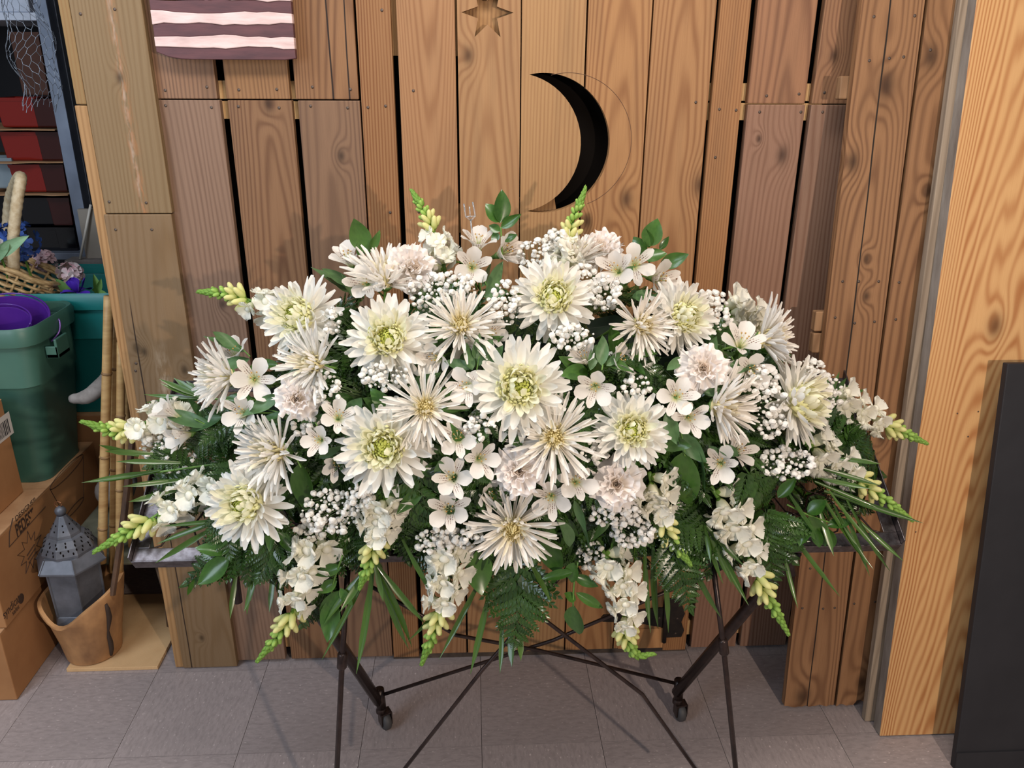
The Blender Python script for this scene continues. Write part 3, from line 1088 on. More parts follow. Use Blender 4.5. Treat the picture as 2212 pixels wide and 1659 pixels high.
GM = 'cream chrysanthemums in the spray'
for px, py, r, fc, lab in (
        (1197, 640, 84, (.06, .30), 'cream chrysanthemum with lemon heart at the top centre of the spray'),
        (836, 730, 88, (-.10, .22), 'cream chrysanthemum with lemon heart below the upper left carnation'),
        (642, 682, 82, (-.60, .28), 'large white chrysanthemum turned left under the left pointing snapdragon'),
        (1122, 838, 102, (.02, .08), 'largest cream chrysanthemum in the very middle of the spray'),
        (1480, 684, 74, (.62, .10), 'cream chrysanthemum turned right near the upper right alstroemeria'),
        (828, 966, 97, (-.22, -.12), 'big cream chrysanthemum above the fern, left of the central alstroemeria'),
        (1366, 928, 77, (.12, .05), 'cream chrysanthemum with green heart above the lower right carnation'),
        (528, 1088, 88, (-.62, -.06), 'white chrysanthemum at the lower left corner above the tray rail'),
        (1735, 868, 88, (1.25, .02), 'cream chrysanthemum seen side-on at the far right of the spray')):
    bloom('chrysanthemum', lab, 'flower', px, py, r, fc, MUM, HMUM, group=GM, q=-.585 if py > 1080 else 1.10)
GS = 'white spider mums in the spray'
for px, py, r, fc, ea, lab in (
        (996, 700, 84, (.0, .42), 16, 'white spider mum directly left of the top central chrysanthemum, tilted up'),
        (918, 880, 84, (.0, .05), 0, 'pale spider mum facing the front, left of the middle chrysanthemum'),
        (1197, 945, 92, (.0, .12), 4, 'pale spider mum just right of and below the middle chrysanthemum'),
        (1108, 1142, 96, (.0, -.42), 6, 'lowest spider mum, facing down above the hanging central fern'),
        (1392, 704, 76, (.62, -.05), 22, 'blush spider mum turned right, left of the upper right chrysanthemum'),
        (580, 978, 96, (-.95, -.05), 26, 'white spider mum seen from the side, above the lower left chrysanthemum'),
        (470, 815, 82, (-1.5, .02), 30, 'white spider mum pointing out at the far left of the spray'),
        (668, 784, 84, (-.75, .16), 26, 'white spider mum above the left carnation, turned left'),
        (832, 588, 84, (-.05, 1.35), 28, 'white spider mum facing up behind the upper left carnation'),
        (1572, 880, 88, (1.15, -.08), 30, 'blush spider mum seen side-on below the right carnation'),
        (1672, 728, 80, (1.9, .45), 32, 'white spider mum seen from behind at the upper right edge'),
        (1242, 545, 66, (-.05, 1.7), 28, 'white spider mum half hidden behind the upper right snapdragon spike')):
    bloom('spider_mum', lab, 'flower', px, py, r, fc, SPI, HSPI, group=GS, el_add=R(ea), jit=.07, back=.2 + ea * .006)
GC = 'white carnations in the spray'
for px, py, r, fc, lab in (
        (640, 862, 46, (-.15, .0), 'white carnation left of centre below two spider mums'),
        (892, 578, 50, (.35, .25), 'white ruffled carnation at the upper left top of the spray'),
        (1298, 534, 46, (.15, .75), 'blush white carnation at the top right of the snapdragon spike'),
        (1520, 795, 52, (.10, .10), 'blush carnation right of the baby\'s breath, above a side-on spider mum'),
        (1122, 1016, 54, (-.05, .0), 'blush carnation between the pale spider mum and the lowest one'),
        (1332, 1046, 55, (.05, .0), 'blush carnation under the cream chrysanthemum with green heart')):
    bloom('carnation', lab, 'flower', px, py, r, fc, CARN, HCAR, group=GC, cal=CALC, back=.35, jit=.12)

# ---- alstroemeria
b = B()
for i in range(5):
    a = i * 1.2566
    tip = V((.30 * math.cos(a) * .5 + .10, .30 * math.sin(a) * .5, .62 + .05 * (i % 2)))
    b.tube([(0, 0, .0), (tip.x * .4, tip.y * .4, .35), tip], .012, 4, 0)
    b.ball(tip, .034, 6, 4, 1)
STAM = b.mesh('stamens', [ALW, ANT], True)
b = B()
b.lathe([(.03, -.30), (.07, -.22), (.09, -.06), (.13, .05), (.05, .08)], 8)
OVAR = b.mesh('ovary', CAL, True)


def alstro(label, px, py, r, fc, q=1.08, close=0.0, stem=.10):
    SEED[0] += 1
    rnd = random.Random(SEED[0])
    p = loc3(px, py, q)
    Rm = r * pxm(p) * 1.52
    tc = (CAM - p).normalized()
    n = (tc + CR * fc[0] + CU * fc[1]).normalized()
    M = frame(p - n * Rm * .42, n, rnd.uniform(-.5, .5), xhint=CU)
    t = thing('alstroemeria', label, 'flower', M, 'white alstroemeria blooms')
    for i in range(6):
        phi = i * math.pi / 3 + rnd.uniform(-.12, .12)
        inner = i % 2 == 1
        ob('tepal', rnd.choice(ALSI if inner else ALSM), t,
           loc_m(phi, R(54) + close + rnd.gauss(0, .07), .05 * Rm, (.02 + (.03 if inner else 0)) * Rm, Rm * rnd.uniform(.93, 1.05), rnd.gauss(0, .12)))
    ob('stamens', STAM, t, Matrix.Diagonal((Rm, Rm, Rm, 1)))
    ob('ovary', OVAR, t, Matrix.Diagonal((Rm, Rm, Rm, 1)))
    stem_child(t, M, Rm, stem, .0017)
    return t


for a in (
        ('streaked alstroemeria at the upper left, tucked against the upward spider mum', 790, 612, 36, (-.2, .1)),
        ('half open alstroemeria at the upper left beneath the ruscus leaf', 752, 558, 38, (-.5, 1.2), 1.0, .2),
        ('alstroemeria with ochre anthers left of the clear card pick', 962, 556, 40, (-.7, .3)),
        ('streaked alstroemeria facing front below the clear card pick', 1020, 578, 36, (.05, .0)),
        ('alstroemeria seen from behind right under the clear card pick', 1034, 522, 36, (.05, 1.5), 1.0, .1),
        ('slim alstroemeria turned right beside the upright ruscus sprig', 1092, 545, 42, (1.0, .4), 1.02, .2),
        ('alstroemeria turned left in the upper right pair', 1330, 584, 38, (-.4, .2)),
        ('streaked alstroemeria in the upper right pair, facing front', 1374, 572, 38, (.15, .1)),
        ('drooping alstroemeria under the upper right ruscus sprig', 1424, 604, 40, (.8, -.1), 1.02, .15),
        ('alstroemeria turned up beside the spider mum at the upper right edge', 1604, 738, 40, (.4, .8)),
        ('peach streaked alstroemeria below the spider mum at the upper right edge', 1622, 800, 38, (.2, -.3)),
        ('streaked alstroemeria beside the far left spider mum, facing front', 548, 818, 40, (-.1, .05)),
        ('back of an alstroemeria above the far left spider mum', 505, 762, 34, (-.6, .9), 1.0, .1),
        ('small alstroemeria below the far left spider mum', 522, 892, 36, (-.5, .0)),
        ('alstroemeria under the tilted up spider mum, turned left', 942, 775, 36, (-.6, -.2), 1.0, .1),
        ('alstroemeria hidden among leaves right of the tilted up spider mum', 1062, 722, 30, (.7, .2), 1.0),
        ('alstroemeria hanging beneath the tilted up spider mum', 1002, 752, 30, (.2, -.5), 1.0, .2),
        ('alstroemeria between the pale front spider mum and the middle chrysanthemum', 1008, 836, 36, (-.4, -.1)),
        ('white alstroemeria right of the middle chrysanthemum, petals spread', 1284, 838, 38, (-.1, -.3)),
        ('pale trumpet of an alstroemeria above the spread one right of centre', 1263, 774, 34, (-.5, .9), 1.0, .25),
        ('alstroemeria trumpet pointing right below the baby\'s breath', 1336, 780, 38, (1.2, .5), 1.0, .2),
        ('streaked alstroemeria left of the right side-on spider mum', 1462, 856, 38, (.1, .1)),
        ('alstroemeria with pink flush below the streaked one on the right', 1492, 904, 36, (.3, -.2)),
        ('white alstroemeria with streaks under the pale front spider mum', 990, 946, 38, (.0, .1)),
        ('peach streaked alstroemeria left of the central carnation', 1040, 992, 36, (.4, -.1)),
        ('white alstroemeria in the middle of the central column of blooms', 977, 1032, 38, (-.1, .0)),
        ('alstroemeria turned right above the lowest spider mum', 1054, 1072, 32, (.8, -.2), 1.0, .1),
        ('lowest front-facing alstroemeria of the central column', 970, 1102, 40, (-.05, -.1)),
        ('alstroemeria peeping from under the central column near the baby\'s breath', 962, 1146, 32, (.0, -.8), 1.0, .1),
        ('streaked alstroemeria right of the central carnation, turned down', 1190, 1076, 36, (-.1, -.3)),
        ('white streaked alstroemeria between the two lower carnations', 1245, 1042, 38, (.1, .0)),
        ('alstroemeria right of the left side-on spider mum, upper one', 732, 900, 34, (.1, .3)),
        ('small greenish alstroemeria right of the left side-on spider mum', 688, 952, 30, (-.4, -.1)),
        ('alstroemeria beneath the small greenish one at the left', 726, 1000, 32, (.2, -.6), 1.0, .15),
        ('closed white alstroemeria pointing left beside the left snapdragon', 368, 892, 38, (-1.4, .7), -.42, .4),
        ('cream alstroemeria below the closed one at the left', 392, 942, 38, (-1.3, -.3), -.42, .35),
        ('cream alstroemeria at the right under dark leaves', 1556, 1002, 36, (-.1, -.1)),
        ('alstroemeria turned right beneath the right side-on spider mum', 1594, 974, 36, (.8, .3), 1.0, .15)):
    alstro(*a)

# ---- snapdragon spikes
b = B()
for i, (ph, el, L, w_, bd) in enumerate(((55, 58, .58, .36, -40), (125, 58, .58, .36, -40), (-90, 30, .40, .34, -70), (-35, 32, .40, .32, -66), (-145, 32, .40, .32, -66))):
    v, f = pg(L=L, w=w_, bend=R(bd), cup=.25, prof=obov, nu=5, nv=3, ruf=.07, ph=i * 1.7)
    Mx = Matrix.Translation((.42, 0, 0)) @ Matrix.Rotation(R(90), 4, 'Y') @ Matrix.Rotation(R(180), 4, 'Z')
    Mx = Mx @ loc_m(R(ph), R(el), .08, 0)
    b.add([Mx @ p for p in v], f, 0)
b.lathe([(.10, .05), (.17, .18), (.20, .34), (.19, .46)], 10, 0, Matrix.Rotation(R(90), 4, 'Y'), cap=False)
b.ball((.50, 0, -.04), .15, 8, 6, 0, Matrix.Diagonal((1, 1.3, 1, 1)))
for i in range(5):
    v, f = pg(L=.24, w=.09, bend=R(30), cup=.2, prof=leafp, nu=3)
    Mx = Matrix.Rotation(R(90), 4, 'Y') @ loc_m(i * 1.2566, R(52), .05, -.02)
    b.add([Mx @ p for p in v], f, 1)
SNF = b.mesh('floret', [SNP, SNG, SNY], True)


def bud_mesh(mi, ln):
    b = B()
    pr = [(.02, 0), (.15, .10), (.22, .26), (.23, .45 * ln), (.21, .62 * ln), (.19, .82 * ln), (.10, .96 * ln), (.004, 1.0 * ln)]
    b.lathe(pr, 9, mi, Matrix.Rotation(R(90), 4, 'Y'), cap=False)
    for i in range(4):
        v, f = pg(L=.34, w=.11, bend=R(36), cup=.3, prof=leafp, nu=3)
        Mx = Matrix.Rotation(R(90), 4, 'Y') @ loc_m(i * 1.57 + .4, R(46), .06, -.02)
        b.add([Mx @ p for p in v], f, 1)
    return b.mesh('bud', [SNP, SNG, SNY], True)


SNB1, SNB2 = bud_mesh(2, 1.15), bud_mesh(1, .85)


def snapdragon(label, path, size=.036, nopen=7, t_open=.46, nb=13, q_scale=1.0):
    SEED[0] += 1
    rnd = random.Random(SEED[0])
    P = spline([loc3(a, c, q) for a, c, q in path], 48)
    ln = [0.0]
    for i in range(48):
        ln.append(ln[-1] + (P[i + 1] - P[i]).length)
    M0 = Matrix.Translation(P[0])
    Mi = M0.inverted()
    t = thing('snapdragon', label, 'flower', M0, 'snapdragon spikes in the spray')

    def at(u):
        s = u * ln[-1]
        i = max(j for j in range(49) if ln[j] <= s + 1e-9)
        i = min(i, 47)
        f = (s - ln[i]) / max(1e-6, ln[i + 1] - ln[i])
        return P[i].lerp(P[i + 1], f), (P[i + 1] - P[i]).normalized()
    b = B()
    b.tube([Mi @ p for p in P[::4]], [.0042 - .0026 * i / 12 for i in range(13)], 8)
    b.ob('stem', STM, t, True)

    def put(me, nm, u, s, tilt, phi):
        p, tg = at(u)
        tc = (CAM - p).normalized()
        a = (tc - tg * tc.dot(tg)).normalized()
        side = a * math.cos(phi) + tg.cross(a) * math.sin(phi)
        d = side * math.cos(tilt) + tg * math.sin(tilt)
        z = (tg * math.cos(tilt) - side * math.sin(tilt))
        y = z.cross(d)
        M = Matrix(((d.x, y.x, z.x, p.x), (d.y, y.y, z.y, p.y), (d.z, y.z, z.z, p.z), (0, 0, 0, 1)))
        M = M @ Matrix.Translation((.002, 0, 0)) @ Matrix.Rotation(rnd.uniform(-.3, .3), 4, 'X') @ Matrix.Diagonal((s, s, s, 1))
        ob(nm, me, t, Mi @ M)
    nopen, nb = nopen + 3, nb + 4
    for i in range(nopen):
        u = .04 + (t_open - .04) * i / max(1, nopen - 1)
        put(SNF, 'floret', u, size * 1.36 * (1.18 - .30 * u / t_open) * rnd.uniform(.93, 1.08), R(rnd.uniform(8, 30)), (i % 3 - 1) * 1.15 + rnd.uniform(-.25, .25))
    for i in range(nb):
        f = i / (nb - 1)
        u = t_open + .04 + (.80 - t_open) * f
        put(SNB1 if f < .5 else SNB2, 'bud', u, size * 1.35 * (.66 - .28 * f), R(38 + 14 * f), (i % 4 - 1.5) * 1.0 + rnd.uniform(-.2, .2))
    b = B()                                     # packed green tip
    for i in range(26):
        f = i / 25
        u = .80 + .195 * f
        p, tg = at(u)
        ref = V((1, 0, 0)) if abs(tg.x) < .8 else V((0, 0, 1))
        a = (ref - tg * ref.dot(tg)).normalized()
        c = tg.cross(a)
        ph = i * 2.4
        side = a * math.cos(ph) + c * math.sin(ph)
        d = (side * math.cos(R(62 + 22 * f)) + tg * math.sin(R(62 + 22 * f))).normalized()
        s = size * 1.3 * (.36 - .16 * f)
        prof = [(.05 * s, 0), (.30 * s, .25 * s), (.33 * s, .6 * s), (.17 * s, .95 * s), (.01 * s, 1.15 * s)]
        b.lathe(prof, 7, 0, Mi @ frame(p + side * .0012, d), cap=False)
    o = b.ob('spike_tip', SNG, t, True)
    return t


snapdragon('upright snapdragon spike at the top left with green tip', ((962, 590, 1.0), (946, 520, -.30), (920, 465, -.27), (891, 414, -.25)), .032, 4, .40)
snapdragon('upright snapdragon spike in front of the moon cutout', ((1208, 600, 1.0), (1222, 545, -.30), (1238, 480, -.27), (1264, 408, -.25)), .032, 5, .45)
snapdragon('snapdragon spike pointing left above the large white chrysanthemum', ((640, 672, .95), (560, 655, -.33), (500, 636, -.32), (432, 630, -.31)), .034, 4, .42)
snapdragon('snapdragon spike pointing left across the bamboo canes', ((430, 900, -.36), (340, 905, -.38), (255, 930, -.40), (182, 912, -.42)), .036, 5, .5)
snapdragon('snapdragon spike reaching left over the tray corner', ((500, 1025, 1.0), (400, 1075, -.46), (310, 1130, -.49), (207, 1190, -.52)), .038, 7, .55)
snapdragon('snapdragon spike hanging at the lower left, tip curling left', ((695, 1150, -.545), (652, 1230, -.575), (625, 1335, -.59), (558, 1426, -.60)), .036, 7, .5)
snapdragon('short snapdragon spike hanging beside the dark fern left of centre', ((838, 1060, 1.0), (815, 1120, -.59), (805, 1190, -.60), (778, 1268, -.605)), .035, 5, .42)
snapdragon('snapdragon spike hanging left of the central fern', ((965, 1165, -.58), (965, 1235, -.60), (950, 1320, -.61), (912, 1432, -.615)), .036, 6, .45)
snapdragon('snapdragon spike hanging right of the central fern, tip hooked right', ((1300, 1185, -.575), (1342, 1270, -.60), (1350, 1360, -.61), (1372, 1412, -.61), (1410, 1413, -.61)), .036, 8, .52)
snapdragon('short snapdragon spike under the lower right carnation', ((1402, 1020, 1.0), (1418, 1085, -.585), (1440, 1150, -.60), (1490, 1218, -.605)), .034, 5, .42)
snapdragon('long snapdragon spike hanging at the lower right', ((1535, 1050, 1.0), (1590, 1140, -.565), (1640, 1255, -.585), (1702, 1368, -.59)), .038, 9, .52)
snapdragon('snapdragon spike sloping down over the right tray corner', ((1735, 955, 1.0), (1820, 1010, -.46), (1890, 1065, -.48), (1968, 1122, -.50)), .036, 6, .48)
snapdragon('highest right-hand snapdragon spike, pointing at the pale board', ((1790, 852, .95), (1860, 890, -.38), (1930, 925, -.38), (2000, 957, -.38)), .034, 6, .5)
snapdragon('pale green snapdragon head turned away at the upper right', ((1560, 668, .95), (1600, 680, -.30), (1632, 692, -.28), (1660, 708, -.27)), .036, 7, .8, 4)


# ---- baby's breath
bm = bmesh.new()
bmesh.ops.create_icosphere(bm, subdivisions=2, radius=1.0)
rnd = random.Random(7)
ICO_V = [v.co * (1 + .22 * noise.noise(v.co * 2.6) + rnd.uniform(-.13, .13)) for v in bm.verts]
ICO_F = [tuple(v.index for v in f.verts) for f in bm.faces]
bm.free()


def gypsophila(label, px, py, rx, ry, n, q=1.08):
    SEED[0] += 1
    rnd = random.Random(SEED[0])
    c = loc3(px, py, q)
    s = pxm(c)
    tc = (CAM - c).normalized()
    root = c + (EC - c).normalized() * .10 - tc * .02
    M0 = Matrix.Translation(root)
    Mi = M0.inverted()
    t = thing('babys_breath', label, 'flower', M0, "sprigs of baby's breath")
    bf, bs = B(), B()
    pts = []
    n = int(n * 1.3)
    for i in range(n):
        for _ in range(12):
            a, r_ = rnd.uniform(0, 6.283), math.sqrt(rnd.random())
            x, y = px + rx * r_ * math.cos(a), py + ry * r_ * math.sin(a)
            if all((x - u) ** 2 + (y - v) ** 2 > 70 for u, v in pts):
                break
        pts.append((x, y))
        p = c + CR * ((x - px) * s) - CU * ((y - py) * s) + tc * (rnd.uniform(-.012, .016) + .012 * (1 - r_))
        sz = rnd.choice((5.6, 6.8, 7.6, 8.2, 4.6, 3.2, 2.4)) * s
        Mr = Matrix.Translation(Mi @ p) @ Matrix.Rotation(rnd.uniform(0, 6), 4, 'Z') @ Matrix.Rotation(rnd.uniform(0, 3), 4, 'X') @ Matrix.Diagonal((sz, sz, sz * .85, 1))
        bf.add([Mr @ v for v in ICO_V], ICO_F)
        mid = root.lerp(p, .6) + V((rnd.uniform(-1, 1), rnd.uniform(-1, 1), rnd.uniform(-1, 1))) * .008
        if i % 2 == 0 or sz < 3.5 * s:
            bs.tube([V((0, 0, 0)), Mi @ mid, Mi @ p], .00042, 3, cap=False)
    tag(bf.ob('florets', GYP, t, False), kind='stuff')
    bs.ob('stems', GST, t)
    return t


for a in (
        ("baby's breath between the upper left carnation and the tilted up spider mum", 925, 632, 42, 42, 34),
        ("baby's breath cloud under the front alstroemeria at the top", 978, 622, 46, 34, 34),
        ("baby's breath column just left of the top central chrysanthemum", 1090, 655, 36, 48, 42),
        ("baby's breath at the very top above the central chrysanthemum", 1160, 548, 42, 30, 38),
        ("dense baby's breath head behind the upper right snapdragon", 1204, 524, 32, 26, 36),
        ("baby's breath right of the top central chrysanthemum", 1262, 604, 30, 32, 26),
        ("baby's breath cloud below the upper right alstroemeria pair", 1302, 632, 40, 38, 42),
        ("loose baby's breath under the top central chrysanthemum", 1238, 728, 46, 26, 26),
        ("baby's breath below the chrysanthemum at the upper left", 832, 812, 52, 30, 36),
        ("small baby's breath tuft between the upper left chrysanthemums", 716, 690, 22, 30, 14),
        ("baby's breath right of the left carnation", 706, 842, 32, 40, 30),
        ("baby's breath cloud around the right carnation", 1648, 826, 36, 40, 30),
        ("loose baby's breath hanging left of the far right chrysanthemum", 1668, 890, 34, 60, 34),
        ("baby's breath heap at the right above the sloping snapdragon", 1700, 1000, 58, 36, 56),
        ("baby's breath at the upper right edge of the spray", 1532, 652, 40, 26, 26),
        ("baby's breath behind the upper right chrysanthemum", 1560, 690, 26, 24, 14),
        ("baby's breath tuft above the far right chrysanthemum", 1752, 796, 32, 22, 20),
        ("baby's breath fluff right of the far right chrysanthemum", 1792, 848, 26, 40, 30),
        ("largest baby's breath cloud, below the big left chrysanthemum", 712, 1106, 62, 48, 66),
        ("baby's breath at the left of the hanging lower left snapdragon", 672, 1152, 34, 26, 22),
        ("baby's breath beside the short snapdragon left of centre", 776, 1078, 34, 36, 26),
        ("baby's breath sprig at the left over the bamboo canes", 340, 966, 38, 34, 26, -.40),
        ("sparse baby's breath in the dark at the left", 456, 968, 58, 30, 20, .98),
        ("small baby's breath sprig above the tray at the left", 396, 1008, 30, 26, 14, .98),
        ("baby's breath heap left of the lowest spider mum", 950, 1170, 52, 30, 44),
        ("baby's breath between the lowest spider mum and the central column", 1010, 1160, 34, 24, 22),
        ("baby's breath right of the lowest spider mum", 1276, 1200, 32, 30, 26, -.575),
        ("baby's breath cloud under the lower right carnation", 1330, 1110, 56, 28, 46),
        ("dense baby's breath beneath the short right snapdragon", 1366, 1150, 46, 30, 40),
        ("baby's breath dots between the front spider mum and the middle chrysanthemum", 1036, 924, 34, 26, 18),
        ("baby's breath behind the left side-on spider mum", 660, 922, 30, 26, 22, 1.0),
        ("baby's breath fringe at the far left behind the spider mum", 436, 818, 18, 40, 14, .98),
        ("baby's breath in the gap right of centre", 1376, 832, 30, 24, 16, 1.0),
        ("baby's breath under the pale spider mum right of the middle", 1284, 978, 28, 24, 16, 1.0)):
    gypsophila(*a)


# ---- fern fronds
b = B()
for i in range(7):
    t_ = i / 7.0
    for sd in (-1, 1):
        L = .40 * (1 - .70 * t_) * (1 if i else .85)
        bx = .06 + .90 * t_
        a = R(58 - 16 * t_)
        d = V((math.cos(a), sd * math.sin(a), 0))
        p = V((-d.y * sd, d.x * sd, 0)) if sd > 0 else V((d.y * -1, d.x, 0))
        pr = V((-d.y, d.x, 0))
        o0 = V((bx, 0, .01 * math.sin(i)))
        zz = V((0, 0, 1))
        pts = [o0, o0 + d * L * .45 + pr * L * .30 + zz * .03, o0 + d * L * .72 + pr * L * .25 + zz * .025, o0 + d * L + zz * (-.02),
               o0 + d * L * .72 - pr * L * .25 + zz * .025, o0 + d * L * .45 - pr * L * .30 + zz * .03, o0 + d * L * .5 - zz * .012]
        b.add(pts, [(0, 6, 1), (1, 6, 2), (2, 6, 3), (3, 6, 4), (4, 6, 5), (5, 6, 0)] if sd > 0 else [(0, 6, 1), (1, 6, 2), (2, 6, 3), (3, 6, 4), (4, 6, 5), (5, 6, 0)])
b.add([V((.93, 0, 0)), V((.98, .05, .01)), V((1.08, 0, -.01)), V((.98, -.05, .01))], [(0, 3, 2, 1)])
b.tube([(0, 0, 0), (.5, 0, .006), (1.0, 0, 0)], .008, 4, cap=False)
PINNA = b.mesh('pinna', FERN, False)

FRV = []
for k in range(3):
    rnd = random.Random(40 + k)
    n = 9
    droop = (.10, .22, .35)[k]
    pt = lambda u: V((u, .03 * math.sin(u * 3 + k), -droop * u * u + .04 * math.sin(u * 2.5)))
    b = B()
    b.tube([pt(i / 10) for i in range(11)], [.010 - .007 * i / 10 for i in range(11)], 5)
    ms = []
    for i in range(n):
        u = .10 + .80 * i / (n - 1)
        L = .36 * (1 - (u - .10) / .86) ** .8 + .06
        if i == 0:
            L *= .85
        tg = (pt(u + .01) - pt(u - .01)).normalized()
        for sd in (-1, 1):
            a = sd * R(64 - 18 * u + rnd.uniform(-6, 6))
            d = Matrix.Rotation(a, 3, 'Z') @ tg
            z = V((0, 0, 1)) + V((rnd.uniform(-.25, .25), rnd.uniform(-.25, .25), 0))
            z = (z - d * z.dot(d)).normalized()
            y = z.cross(d)
            p = pt(u + (.02 if sd > 0 else 0))
            ms.append(Matrix(((d.x * L, y.x * L, z.x * L, p.x), (d.y * L, y.y * L, z.y * L, p.y), (d.z * L, y.z * L, z.z * L, p.z), (0, 0, 0, 1))))
    d, p = (pt(1) - pt(.97)).normalized(), pt(.93)
    ms.append(Matrix(((d.x * .14, 0, 0, p.x), (0, .14, 0, p.y), (d.z * .14, 0, .14, p.z), (0, 0, 0, 1))))
    FRV.append((b.mesh('rachis', FERN, True), ms))


def frond(label, p0, p1, k=0, group='fern fronds in the spray', width=1.0, nrm=None, roll=0.0):
    p0, p1 = V(p0), V(p1)
    x = p1 - p0
    L = x.length
    x.normalize()
    z = V(nrm) if nrm is not None else (CAM - p0).normalized() + V((0, 0, .45))
    z = (z - x * z.dot(x)).normalized()
    z = Matrix.Rotation(roll, 3, x) @ z
    y = z.cross(x)
    M = Matrix(((x.x * L, y.x * L * width, z.x * L, p0.x), (x.y * L, y.y * L * width, z.y * L, p0.y), (x.z * L, y.z * L * width, z.z * L, p0.z), (0, 0, 0, 1)))
    t = thing('fern_frond', label, 'fern', Matrix.Translation(p0), group)
    Mi = Matrix.Translation(-p0) @ M
    rm, ms = FRV[k % 3]
    ob('rachis', rm, t, Mi)
    for m_ in ms:
        ob('pinna', PINNA, t, Mi @ m_)
    return t


for i, (lab, a, q0, c, q1, wd) in enumerate((
        ('large glossy fern frond hanging at the bottom centre of the spray', (1118, 1190), -.56, (1108, 1402), -.615, 1.25),
        ('dark fern frond lying left of the central alstroemeria', (905, 985), 1.02, (868, 1195), -.60, 1.15),
        ('fern frond at the far left below the tray rail', (545, 1150), -.53, (375, 1268), -.58, .95),
        ('narrow fern frond hanging under the short right snapdragon', (1440, 1160), -.575, (1495, 1328), -.60, .9),
        ('fern frond at the right edge, reaching toward the pale board', (1760, 940), 1.0, (1950, 1018), -.40, 1.0),
        ('fern frond under the right baby\'s breath heap', (1600, 1010), 1.02, (1700, 1130), -.53, 1.2),
        ('fern frond behind the long right snapdragon', (1640, 1120), -.54, (1672, 1275), -.57, 1.0),
        ('fern frond beneath the lower left snapdragon stem', (560, 1150), -.545, (596, 1262), -.575, 1.3),
        ('serrated fern frond behind the hanging lower left snapdragon', (700, 1220), -.56, (635, 1385), -.585, .8),
        ('fern frond between the left snapdragons', (470, 1010), 1.0, (350, 1040), -.44, 1.1),
        ('fern frond right of the big lower right leaf', (1490, 960), 1.0, (1440, 1120), -.575, .9),
        ('fern frond under the far right chrysanthemum', (1730, 880), .98, (1850, 960), -.42, 1.2),
        ('fern frond beside the lower right carnation', (1400, 1090), 1.0, (1560, 1180), -.575, 1.1),
        ('fern frond in the gap right of the middle chrysanthemum', (1215, 880), .99, (1330, 970), 1.02, 1.2),
        ('fern frond below the blush spider mum at the upper right', (1330, 760), .98, (1460, 830), 1.02, 1.2),
        ('fern frond at the left over the lower left chrysanthemum', (520, 1000), .98, (440, 1110), -.50, 1.2))):
    frond(lab, loc3(*a, q0), loc3(*c, q1), i, width=wd)
# filler fronds all round the dome
rnd = random.Random(99)
cnt = 0
for i in range(600):
    if cnt >= 140:
        break
    z_ = rnd.uniform(-.62, .88)
    a = rnd.uniform(math.pi * .94, math.pi * 2.06)
    if cnt % 3 == 0:
        z_, a = rnd.uniform(.15, .95), rnd.uniform(0, 2 * math.pi)
    h = math.sqrt(1 - z_ * z_)
    u = V((math.cos(a) * h, math.sin(a) * h, z_))
    p0 = V([EC[k] + u[k] * ER[k] * .74 for k in range(3)])
    n = enorm(V([EC[k] + u[k] * ER[k] for k in range(3)]))
    tg = V((rnd.uniform(-1, 1), rnd.uniform(-.5, .5), rnd.uniform(-1.1, .35)))
    tg = (tg - n * tg.dot(n)).normalized()
    L = rnd.uniform(.15, .21)
    p1 = p0 + (tg * .90 + n * .38) * L
    frond('dark green fern frond filling the gaps between the blooms', p0, p1, cnt, group='filler fern fronds', width=1.35, nrm=n * 1.0 + V((0, -.3, .2)), roll=rnd.uniform(-.4, .4))
    cnt += 1

rnd = random.Random(321)
for i in range(34):
    px = 490 + i * 37 + rnd.uniform(-14, 14)
    if px > 1690:
        break
    y0 = rnd.uniform(1085, 1140)
    frond('dark fern frond hanging over the front rail of the tray', atY(px, y0, -.525), atY(px + rnd.uniform(-70, 70), y0 + rnd.uniform(95, 140), -.575), i,
          group='fern fronds along the tray rail', width=1.5, roll=rnd.uniform(-.3, .3))

for sd, x0_, x1_, lab, grp in ((-1, 390, 560, 'dark fern frond in the green mass at the left end of the spray', 'fern fronds at the left end'),
                              (1, 1640, 1800, 'dark fern frond in the green mass at the right end of the spray', 'fern fronds at the right end')):
    for i in range(18):
        px, py = rnd.uniform(x0_, x1_), rnd.uniform(890, 1085)
        p0 = atY(px, py, rnd.uniform(-.43, -.37))
        p1 = atY(px + sd * rnd.uniform(30, 110), py + rnd.uniform(-30, 80), rnd.uniform(-.47, -.40))
        frond(lab, p0, p1, i, group=grp, width=1.5, roll=rnd.uniform(-.4, .4))

# moss-green foam block that the stems are pushed into
foam = mottled('wet_floral_foam', (22, 40, 20), (12, 24, 12), 18, .95, bmp=.6)
bm = bmesh.new()
bmesh.ops.create_icosphere(bm, subdivisions=5, radius=1.0)
for v in bm.verts:
    s = 1 + .16 * noise.noise(v.co * 4.0) + .10 * noise.noise(v.co * 11)
    v.co = V([v.co[k] * ER[k] * (.82, .72, .74)[k] * s for k in range(3)]) + V((0, 0, -.02))
me = bpy.data.meshes.new('floral_foam')
bm.to_mesh(me)
bm.free()
me.materials.append(foam)
o = ob('floral_foam', me, None, Matrix.Translation(EC))
tag(o, 'dark green soaked floral foam mound hidden beneath the blooms', 'floral foam')


